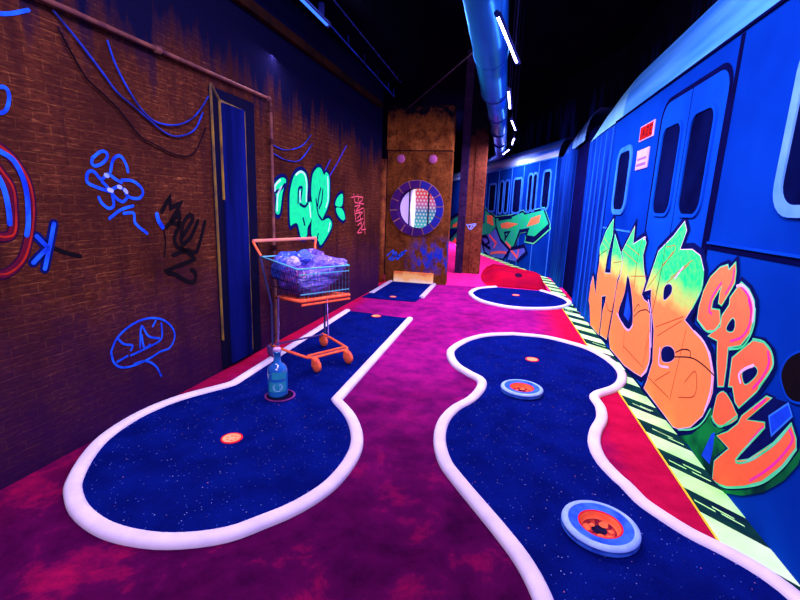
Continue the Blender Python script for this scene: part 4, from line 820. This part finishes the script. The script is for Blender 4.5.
# graffiti piece, letter by letter
NV,LT=0.10,0.022
pc_=MB()
pc_.poly(D['sh1'],0.00500,M['dgreen']); pc_.poly(D['sh2'],0.00500,M['dgreen']); pc_.poly(D['sh1b'],0.00515,M['bluebright'])
pc_.poly(D['nv'],0.00605,M['navy']); pc_.poly(D['nvb'],0.00671,M['bluebright']); pc_.ribbon(D['nvb'],0.008,0.00683,M['frame'],True)
pc_.poly(S(D['blob'],5,True),0.00605,M['tagblack']); pc_.ribbon(S(D['blob'],5,True),0.02,0.00590,M['cardoor'],True)
piece=pc_.build('graffiti_piece',car); piece['label']='big orange and green lettering with green shadow'
def letter(key,fill,nv,counters,sub,off=0.0,lt=M['teal'],ltw=0.016,smooth=True,label=None):
    b=MB(); q=S(D[key],sub,True) if smooth else D[key]
    b.ribbon(q,nv,0.00539+off,M['navy'],True); b.ribbon(q,ltw*2,0.00701+off,lt,True); b.poly(q,0.00725+off,fill)
    for c in counters:
        p=S(D[c],3,True); b.ribbon(p,ltw*1.3,0.00743+off,lt,True); b.poly(p,0.00755+off,M['navy'])
    o=b.build('graffiti_letter',piece)
    if label: o['label']=label
    return b,o
letter('H',M['hub'],0.085,[],1,0,M['aquaw'],0.005,False,'green to orange letter H')
letter('U',M['hub'],0.085,['Uc'],1,0.00018,M['pinkw'],0.005,False,'green to orange letter U')
letter('B',M['hub'],0.085,['Bc1','Bc2'],1,0.00036,M['pinkw'],0.005,False,'green to orange letter B')
letter('C',M['orng'],0.055,[],1,0,M['teal'],0.007,False,'orange letter C')
letter('P',M['orng'],0.055,['Pc'],1,0.00018,M['teal'],0.007,False,'orange letter P')
letter('D',M['orng'],0.05,['Dc'],1,0.00009,M['teal'],0.007,False,'orange rounded letter')
letter('foot',M['orng'],0.035,[],2,0.00027,M['teal'],0.005,True,'small orange foot of a letter')
letter('Z',M['orng'],0.035,[],1,0.00036,M['teal'],0.006,False,'orange zigzag letter')
b=MB()
b.poly(D['Ucb'],0.00809,M['bluebright']); b.build('letter_core',piece)
for nm_,key,w_,z0_,m_ in (('pink_shading','pinks',0.012,0.00791,'hotpink'),('pale_highlight','whites',0.014,0.00800,'pinkw'),('teal_edge','teals',0.010,0.00809,'teal'),('sketch_line','lines',0.006,0.00791,'lineR'),('dark_line','dlines',0.008,0.00815,'lineD')):
    for l in D[key]:
        b=MB(); b.ribbon(S(l,4),w_,z0_,M[m_]); b.build(nm_,piece)

# far car, turned along the curve
car2=tag(empty('train_car',FC2),'far blue subway car with green graffiti curving away behind the steel column','train')
C2Z=2.33
b=MB(); b.box(-9.6,0.0,0,C2Z,-0.35,0,M['car']); b.build('body_side',car2)
b=MB(); roof_shell(b,[(0.0,C2Z,0.36,0.2),(-9.6,C2Z,0.36,0.2)],M['roof2']); b.build('roof',car2)
R21=FC2.inverted()@FC1
def q1(x,y,z): return tuple(R21@Vector((x,y,z)))
b=MB(); b.box(-7.62,-6.4,0,C2Z,-0.35,-0.012,M['carrib2'])
for x in (-7.55,-7.25,-6.95,-6.65,-6.44): b.tube([(x,0,-0.012),(x,C2Z,-0.012)],0.05,M['carrib'],10)
b.build('corrugated_end',car2,R21)['label']='ribbed blue car end'
b=MB(); roof_shell(b,[(-7.62,C2Z,0.01,0.03),(-7.5,C2Z,0.15,0.08),(-7.2,C2Z,0.26,0.14),(-6.7,C2Z,0.33,0.18),(-6.0,C2Z,0.40,0.18),(-5.5,C2Z,0.44,0.18)],M['roofcap2']); b.build('roof_end_cap',car2,R21)
b=MB(); b.box(-6.4,-5.08,0,2.45,-0.40,-0.06,M['groove']); b.build('gangway',car2,R21)['label']='dark gap between the two cars'
b=MB(); b.box(-9.6,0.0,C2Z-0.015,C2Z+0.01,0,0.012,M['frame'])
for x in (-0.02,-0.84,-1.67,-2.45,-3.44,-4.52,-5.6,-6.7,-7.8): b.box(x-0.012,x+0.012,0,C2Z-0.015,0,0.008,M['frame'])
b.build('rib_trim',car2)
for (x0,x1,y0,y1) in ((-4.2,-3.68,1.27,1.97),(-3.30,-3.04,1.23,2.01),(-2.87,-2.62,1.24,2.01),(-2.25,-1.77,1.26,2.02),(-1.34,-1.15,1.3,2.07),(-1.07,-0.89,1.32,2.07),(-0.55,-0.24,1.37,2.08),(-5.4,-4.8,1.25,1.97),(-6.5,-5.9,1.25,1.97)):
    window(car2,x0,x1,y0,y1,0.07,0.05,M['frame'])
b=MB()
b.poly(D['f_shadow'],0.010,M['navy']); b.ribbon(D['f_shadow'],0.06,0.0095,M['teal'],True)
b.ribbon(D['f_green'],0.13,0.0098,M['teal'],True); b.ribbon(D['f_green'],0.10,0.0110,M['navy'],True); b.poly(D['f_green'],0.0125,M['fgreen'])
for p in D['f_blue']: b.poly(p,0.0115,M['fpurple'])
for p in D['f_orange']: b.poly(p,0.0135,M['forange'])
for p in D['f_ostroke']: b.ribbon(p,0.07,0.0135,M['salmon'],False,False)
for l in D['f_black']: b.ribbon(l,0.085,0.0142,M['navy'],False,False)
b.build('graffiti_piece',car2)['label']='angular green lettering with orange patches'
b=MB()
for p in D['f2_green']: b.poly(p,0.0125,M['fgreen'])
for p in D['f2_orange']: b.poly(p,0.0135,M['forange'])
for l in D['f2_black']: b.ribbon(l,0.12,0.0142,M['navy'],False,False)
b.build('graffiti_piece',car2)['label']='green lettering seen through the gap by the column'

# ------------------------------------------------------------------ ceiling services
dx,dz,dr=-0.247,2.745,0.157
du=tag(empty('ventilation_duct',T(dx,0,dz)),'big round blue duct hanging below the black ceiling','duct')
b=MB(); b.tube([(0,0.6,0),(0,6.02,0)],dr,M['duct'],40); b.build('duct_section',du)
b=MB(); b.tube([(0.015,6.02,0.01),(0.03,9,0.02),(0.02,12.5,0.02),(-0.4,15,0.02),(-1.0,17,0.02)],dr*0.9,M['duct2'],28); b.build('duct_section',du)['label']='darker far duct section'
for y in (1.8,3.05,4.6,6.0,7.4,8.8,10.2):
    b=MB(); b.tube([(0.015 if y>6 else 0,y-0.02,0.0),(0.015 if y>6 else 0,y+0.02,0.0)],dr+0.008 if y<6.1 else dr*0.93,M['duct'] if y<6 else M['housing'],40); b.build('duct_flange',du)
for y in (2.4,5.2,8.0):
    b=MB(); b.box(-0.012,0.012,y-0.01,y+0.01,dr-0.01,4.2-dz,M['housing']); b.build('hanger',du)
UV=(0.42,0.36,1.0)
tube_mat=glow('violet_tube',UV,22)
tube_blue=glow('blue_tube',(0.03,0.16,1.0),1.6)
def lamp(p,q,label,m=tube_mat,r=0.011,group='ultraviolet tube lamps',hang=True,power=0):
    p,q=Vector(p),Vector(q); mid=(p+q)/2
    root=tag(empty('tube_lamp',Matrix.Translation(mid)),label,'lamp',group); d=(q-p).normalized()
    b=MB(); b.tube([p-mid+d*0.03,q-mid-d*0.03],r,m,14); b.build('tube',root)
    up=Vector((0,0,0.034)); side_=Vector((0.021,0,-0.004))
    b=MB(); b.tube([p-mid+side_,q-mid+side_],0.010,M['housing'],10); b.build('housing',root)
    for e in (p-mid,q-mid-d*0.03):
        b=MB(); b.tube([e,e+d*0.03],r+0.006,M['housing'],12); b.build('end_cap',root)
    if hang:
        for e in (p-mid+d*0.15,q-mid-d*0.15):
            b=MB(); b.tube([e+up,Vector((e.x,e.y,4.2-mid.z))],0.0015,M['wiredark'],5); b.build('hanging_wire',root)
    else:
        for e in (p-mid+d*0.15,q-mid-d*0.15):
            b=MB(); b.box(e.x-0.02,e.x+0.02,e.y-0.02,e.y+0.02,0.0,3.056-mid.z,M['housing']); b.build('bracket',root)
    if power:
        l=bpy.data.lights.new('tube_glow','AREA'); l.shape='RECTANGLE'; l.size=0.03; l.size_y=(q-p).length; l.energy=power; l.color=(0.84,0.62,1.0)
        o=bpy.data.objects.new('tube_glow',l); COL.objects.link(o); o.matrix_world=Matrix.Translation(mid-Vector((0,0,0.018)))@Matrix.Rotation(math.atan2(-d.x,d.y),4,'Z')
    return root
lamp((-0.150,3.12,2.50),(0.0,4.12,2.50),'violet tube lamp slung askew just under the big duct',power=70)
lamp((-0.065,4.95,2.50),(-0.04,5.85,2.50),'short violet tube lamp by the end of the first duct section',power=85)
lamp((-0.02,6.6,2.52),(0.06,7.5,2.52),'violet tube lamp hung beyond the duct joint',power=125)
lamp((0.06,8.4,2.55),(0.03,9.3,2.55),'second violet tube lamp beyond the duct joint',power=100)
lamp((-1.25,15.0,2.7),(-1.5,16.0,2.7),'added violet tube lamp brightening the far end of the train behind the column',power=400)  # extra lamp added behind the column to brighten the far car
lamp((0.0,10.2,2.58),(-0.15,11.2,2.58),'third violet tube lamp beyond the duct joint',power=60)
lamp((-1.76,3.1,2.93),(-1.74,4.28,2.93),'bright blue tube lamp under the ceiling over the brick wall',tube_blue,0.022,None,False)
b=MB(); b.tube([(-1.745,4.3,2.95),(-1.80,7.1,2.95)],0.007,M['cableb'],8)
for y in (4.9,5.5,6.1,6.7,7.05): b.tube([(-1.755-(y-4.3)*0.0147,y,2.95),(-1.755-(y-4.3)*0.0147,y,3.05)],0.006,M['cableb'],8)
tag(b.build('ceiling_conduit'),'thin blue conduit carrying on from the blue tube lamp','conduit')
b=MB(); b.tube([(-1.60,3.0,3.046),(-1.615,6.6,3.046)],0.005,M['housing'],6)
for k in range(16): b.tube([(-1.603,3.2+k*0.23,3.040),(-1.603,3.235+k*0.23,3.040)],0.0095,M['viol'],8)
tag(b.build('bead_cable'),'thin beaded cable beside the blue conduit','cable')
b=MB(); b.tube([(-1.72,7.45,2.80),(-0.46,5.0,2.86)],0.006,M['wire'],6); tag(b.build('stay_wire'),'taut thin wire from the porthole panel top to the duct','wire')
b=MB(); b.tube([(0.05,3.3,3.04),(0.02,3.45,2.56)],0.004,M['wire'],6)
b.bm.free()

# ------------------------------------------------------------------ bottle on its plate
b=MB(); b.lathe([(0,0.0),(0.098,0.0),(0.102,0.004),(0.100,0.008),(0.090,0.0085),(0.086,0.006),(0,0.006)],M['plate'],40,[M['plate'],M['platerim'],M['platerim'],M['platerim'],M['plate'],M['plate']])
tag(b.build('round_base_plate',None,T(-1.385,2.56,0.0125)),'dark round base plate with purple rim under the blue bottle','plate')
bo=tag(empty('bottle',T(-1.40,2.56,0.0187,0.15)@Matrix.Diagonal((1.2,1.2,1,1))),'blue spirits bottle with a round emblem standing on the dark plate','bottle')
b=MB(); b.lathe([(0,0.0),(0.046,0.0),(0.054,0.006),(0.055,0.02),(0.055,0.16),(0.054,0.185),(0.046,0.208),(0.030,0.224),(0.022,0.236),(0.0195,0.26),(0.0195,0.30),(0.022,0.302),(0.022,0.312),(0.019,0.314)],M['bottle'],32); b.build('glass_body',bo)
b=MB(); b.lathe([(0.019,0.3135),(0.021,0.315),(0.021,0.330),(0.0185,0.333),(0,0.333)],M['bcap'],24); b.build('cap',bo)
b=MB()
for (z0,z1,m,r_,a0,a1) in ((0.045,0.115,'blabel',0.0556,-1.0,0.9),(0.135,0.185,'blabel',0.0557,-0.6,0.9)):
    K=14
    for k in range(K):
        t0,t1=a0+(a1-a0)*k/K-math.pi/2+0.35,a0+(a1-a0)*(k+1)/K-math.pi/2+0.35
        b.face([(r_*math.cos(t0),r_*math.sin(t0),z0),(r_*math.cos(t1),r_*math.sin(t1),z0),(r_*math.cos(t1),r_*math.sin(t1),z1),(r_*math.cos(t0),r_*math.sin(t0),z1)],M[m])
lab=b.build('bottle_label',bo); lab['label']='teal label'
b=MB()
def onb(a,z,r_=0.0562): return (r_*math.cos(a-math.pi/2+0.35),r_*math.sin(a-math.pi/2+0.35),z)
def disc(ca,cz_,ra,rz_,m,r_,n=18):
    b.face([onb(ca+ra*math.cos(t*math.tau/n),cz_+rz_*math.sin(t*math.tau/n),r_) for t in range(n)],M[m])
disc(0,0.08,0.52,0.029,'bskull',0.0575); disc(-0.19,0.086,0.14,0.008,'blabel',0.0582); disc(0.19,0.086,0.14,0.008,'blabel',0.0582); disc(0,0.070,0.2,0.004,'blabel',0.0582)
b.build('emblem',lab)['label']='pale round emblem'

# ------------------------------------------------------------------ shopping cart
CM=Matrix.Identity(4); ux=Vector((0.845,-0.5346,0)); uy=Vector((0.5346,0.845,0))
for i in range(3): CM[i][0]=ux[i]; CM[i][1]=uy[i]
CM[0][3],CM[1][3],CM[2][3]=-1.465,3.313,0.012
cart=tag(empty('shopping_cart',CM),'small wire shopping cart with orange frame loaded with blue plastic bags','shopping cart')
z_=-0.012
# corners of the basket
RC={(0,-1):(-0.371,-0.259,0.841),(1,-1):(0.147,-0.240,0.798),(0,1):(-0.371,0.259,0.841),(1,1):(0.147,0.240,0.798)}
BC={(0,-1):(-0.235,-0.209,0.519),(1,-1):(0.164,-0.229,0.556),(0,1):(-0.235,0.209,0.519),(1,1):(0.164,0.229,0.556)}
def rim(s,side): return Vector(RC[(0,side)]).lerp(Vector(RC[(1,side)]),s)
def base_(s,side): return Vector(BC[(0,side)]).lerp(Vector(BC[(1,side)]),s)
b=MB()
b.tube([rim(0,-1),rim(1,-1),rim(1,1),rim(0,1)],0.007,M['wiregreen'],8,True); b.build('basket_rim',cart)['label']='basket rim with painted green glints'
b=MB(); 
def lerp(a,c,t): return a.lerp(c,t)
for side in (-1,1):
    for t in (0.28,0.52,0.76): b.tube([lerp(base_(0,side),rim(0,side),t),lerp(base_(1,side),rim(1,side),t)],0.0035,M['wiredark'],5)
    for k in range(15):
        s_=k/14; b.tube([base_(s_,side),rim(s_,side)],0.002,M['wiredark'],5)
for t in (0.2,0.42,0.62,0.82): b.tube([lerp(base_(1,-1),rim(1,-1),t),lerp(base_(1,1),rim(1,1),t)],0.005 if t in(0.2,0.82) else 0.003,M['wiregreen' if t in (0.2,0.82) else 'wiredark'],5)
for k in range(15):
    u_=k/14; b.tube([lerp(base_(1,-1),base_(1,1),u_),lerp(rim(1,-1),rim(1,1),u_)],0.002,M['wiregreen'],5)
for k in range(9):
    u_=k/8; b.tube([lerp(base_(0,-1),base_(0,1),u_),lerp(rim(0,-1),rim(0,1),u_)],0.003,M['wiredark'],5)
b.build('basket',cart)
b=MB(); b.tube([base_(0,-1),base_(1,-1),base_(1,1),base_(0,1)],0.014,M['orangewire'],8,True)
for k in range(9):
    u_=k/8; b.tube([lerp(base_(0,-1),base_(0,1),u_),lerp(base_(1,-1),base_(1,1),u_)],0.005,M['orangewire'],5)
for k in range(1,7):
    s_=k/7; b.tube([base_(s_,-1),base_(s_,1)],0.005,M['orangewire'],5)
b.tube([base_(1,-1)+Vector((0.01,0,-0.03)),base_(1,1)+Vector((0.01,0,-0.03))],0.009,M['orangewire'],8)
b.build('basket_floor',cart)['label']='fluorescent orange basket floor'
H0,H1=Vector((-0.427,-0.306,0.968)),Vector((-0.427,0.306,0.976))
b=MB(); b.tube([H0,H1],0.014,M['handle'],12); hd=b.build('handle_bar',cart); hd['label']='pale orange handle bar'
for side,Hh in ((-1,H0),(1,H1)):
    b=MB(); b.tube([Hh,Vector((-0.41,side*0.285,0.91)),Vector((-0.375,side*0.265,0.85))],0.010,M['orangewire'],8); b.build('handle_bracket',cart)
    b=MB(); b.tube([Vector((-0.385,side*0.27,0.86)),Vector((-0.32,side*0.268,0.70)),Vector((-0.25,side*0.265,0.54)),Vector((-0.226,side*0.262,0.46)),Vector((-0.226,side*0.262,0.12))],0.010,M['wiredark'],8); b.build('upright',cart)
    b=MB(); b.tube([Vector((-0.16,side*0.235,0.54)),Vector((-0.155,side*0.25,0.12))],0.007,M['steel'],8); b.build('upright',cart)
b=MB(); b.tube([Vector((-0.26,-0.262,0.115)),Vector((-0.10,-0.245,0.112)),Vector((0.19,-0.195,0.108)),Vector((0.22,-0.165,0.108)),Vector((0.22,0.165,0.108)),Vector((0.19,0.195,0.108)),Vector((-0.10,0.245,0.112)),Vector((-0.26,0.262,0.115))],0.011,M['orangewire'],8)
b.tube([Vector((0.18,-0.185,0.118)),Vector((0.18,0.185,0.118))],0.010,M['orangewire'],8); b.tube([Vector((-0.24,-0.262,0.115)),Vector((-0.24,0.262,0.115))],0.009,M['steel'],8)
b.build('lower_frame',cart)['label']='fluorescent orange lower frame'
for (x,y,m) in ((0.25,-0.155,'caster'),(0.25,0.155,'caster'),(-0.25,0.262,'caster'),(-0.25,-0.262,'steel')):
    b=MB(); b.lathe([(0.0,0.108),(0.022,0.108),(0.025,0.102),(0.021,0.094),(0.0,0.094)],M[m],16,None,(x-0.02,y,0.0))
    for sd in (-1,1):
        b.box(-0.024,0.020,-0.003,0.003,-0.058,0.0,M[m],0.0,Matrix.Translation((x-0.006,y+sd*0.020,0.100)))
    ca_=b.build('caster',cart); ca_['label']='orange caster' if m=='caster' else 'dark caster'
    b=MB(); b.lathe([(0.0,-0.016),(0.030,-0.016),(0.047,-0.013),(0.0505,-0.006),(0.0505,0.006),(0.047,0.013),(0.030,0.016),(0.0,0.016)],M[m],24)
    b.build('wheel',ca_,Matrix.Translation((x+0.008,y,0.0507))@Matrix.Rotation(math.pi/2,4,'X'))
# bags riding in the basket: each a thing
def bag(x,y,z,sx,sy,sz,m,label,seed):
    b=MB(); r=bmesh.ops.create_icosphere(b.bm,subdivisions=5,radius=1.0)
    for v in r['verts']:
        n_=v.co.normalized(); o_=Vector((seed*3.1,seed*1.7,seed*0.6))
        k=1+0.30*noise.noise(n_*1.3+o_)-0.20*abs(noise.noise(n_*2.6+o_))-0.06*abs(noise.noise(n_*6+o_*2))+0.10
        v.co=Vector((n_.x*sx*k,n_.y*sy*k,n_.z*sz*k))
    for f in b.bm.faces: f.material_index=b.mi(m); f.smooth=True
    o=b.build('plastic_bag',None,CM@Matrix.Translation((x,y,z))); tag(o,label,'bag','plastic bags in the shopping cart'); return o
bag(-0.21,-0.10,0.76,0.12,0.14,0.13,M['bag_blue'],'blue plastic bag at the handle end of the cart nearest the blue door',1)
bag(-0.20,0.12,0.77,0.13,0.13,0.13,M['bag_pink'],'pink and violet plastic bag at the handle end under the aqua graffiti',2)
bag(-0.06,-0.12,0.68,0.14,0.11,0.13,M['bag_pink'],'violet and pink plastic bag showing through the side wires of the cart',3)
bag(0.00,0.08,0.75,0.12,0.14,0.12,M['bag_violet'],'big violet plastic bag bulging above the front wires of the cart',4)
bag(0.04,-0.04,0.67,0.10,0.17,0.10,M['bag_violet'],'violet plastic bag pressed low against the front wires of the cart',5)
bag(-0.12,-0.02,0.84,0.09,0.10,0.06,M['bag_blue'],'small deep blue plastic bag on top of the cart load',6)
bag(-0.09,-0.13,0.82,0.05,0.05,0.05,M['bag_pale'],'small crumpled pale bag on top of the cart load',7)
bag(0.03,0.18,0.79,0.10,0.10,0.06,M['bag_violet'],'violet bag resting at the front corner rim of the cart facing the round green',8)
# ------------------------------------------------------------------ light
wd_=bpy.data.worlds.new('dark'); scene.world=wd_; wd_.use_nodes=True
wd_.node_tree.nodes['Background'].inputs[0].default_value=(0.02,0.015,0.08,1); wd_.node_tree.nodes['Background'].inputs[1].default_value=0.1
def area(name,loc,aim,sx,sy,power,col,spread=180):
    l=bpy.data.lights.new(name,'AREA'); l.shape='RECTANGLE'; l.size=sx; l.size_y=sy; l.energy=power; l.color=col; l.spread=math.radians(spread)
    o=bpy.data.objects.new(name,l); COL.objects.link(o); o.location=loc
    d=Vector(aim)-Vector(loc); o.rotation_euler=d.to_track_quat('-Z','Y').to_euler(); return o
area('overhead_fill',(-0.25,1.3,3.2),(-0.1,2.6,0.0),0.35,1.2,150,(0.86,0.63,1.0))  # unseen fill light added above the near end, no fixture modelled
area('rear_fill',(-0.5,-1.6,3.6),(-0.4,4.5,0.5),1.6,0.4,220,(0.88,0.64,1.0))  # unseen fill light added behind the camera, aimed down the corridor
area('blue_tube_glow',(-1.73,3.7,2.89),(1.1,3.4,0.8),0.06,1.1,80,(0.86,0.66,1.0))
# ------------------------------------------------------------------ camera
cam=bpy.data.cameras.new('camera'); co=bpy.data.objects.new('camera',cam); COL.objects.link(co)
cam.sensor_fit='HORIZONTAL'; cam.sensor_width=36; cam.lens=36*443/800; cam.clip_start=0.05
R=Matrix(((0.973448,-0.080009,0.214472),(0.226252,0.193930,-0.954568),(0.034782,0.977747,0.206883)))
co.matrix_world=Matrix.Translation((0,0,1.3))@R.to_4x4()
scene.camera=co
scene.view_settings.view_transform='Standard'; scene.view_settings.look='None'; scene.view_settings.gamma=1; scene.view_settings.exposure=-0.1
scene.cycles.use_denoising=True; scene.cycles.max_bounces=6; scene.cycles.diffuse_bounces=4
scene.cycles.sample_clamp_indirect=6
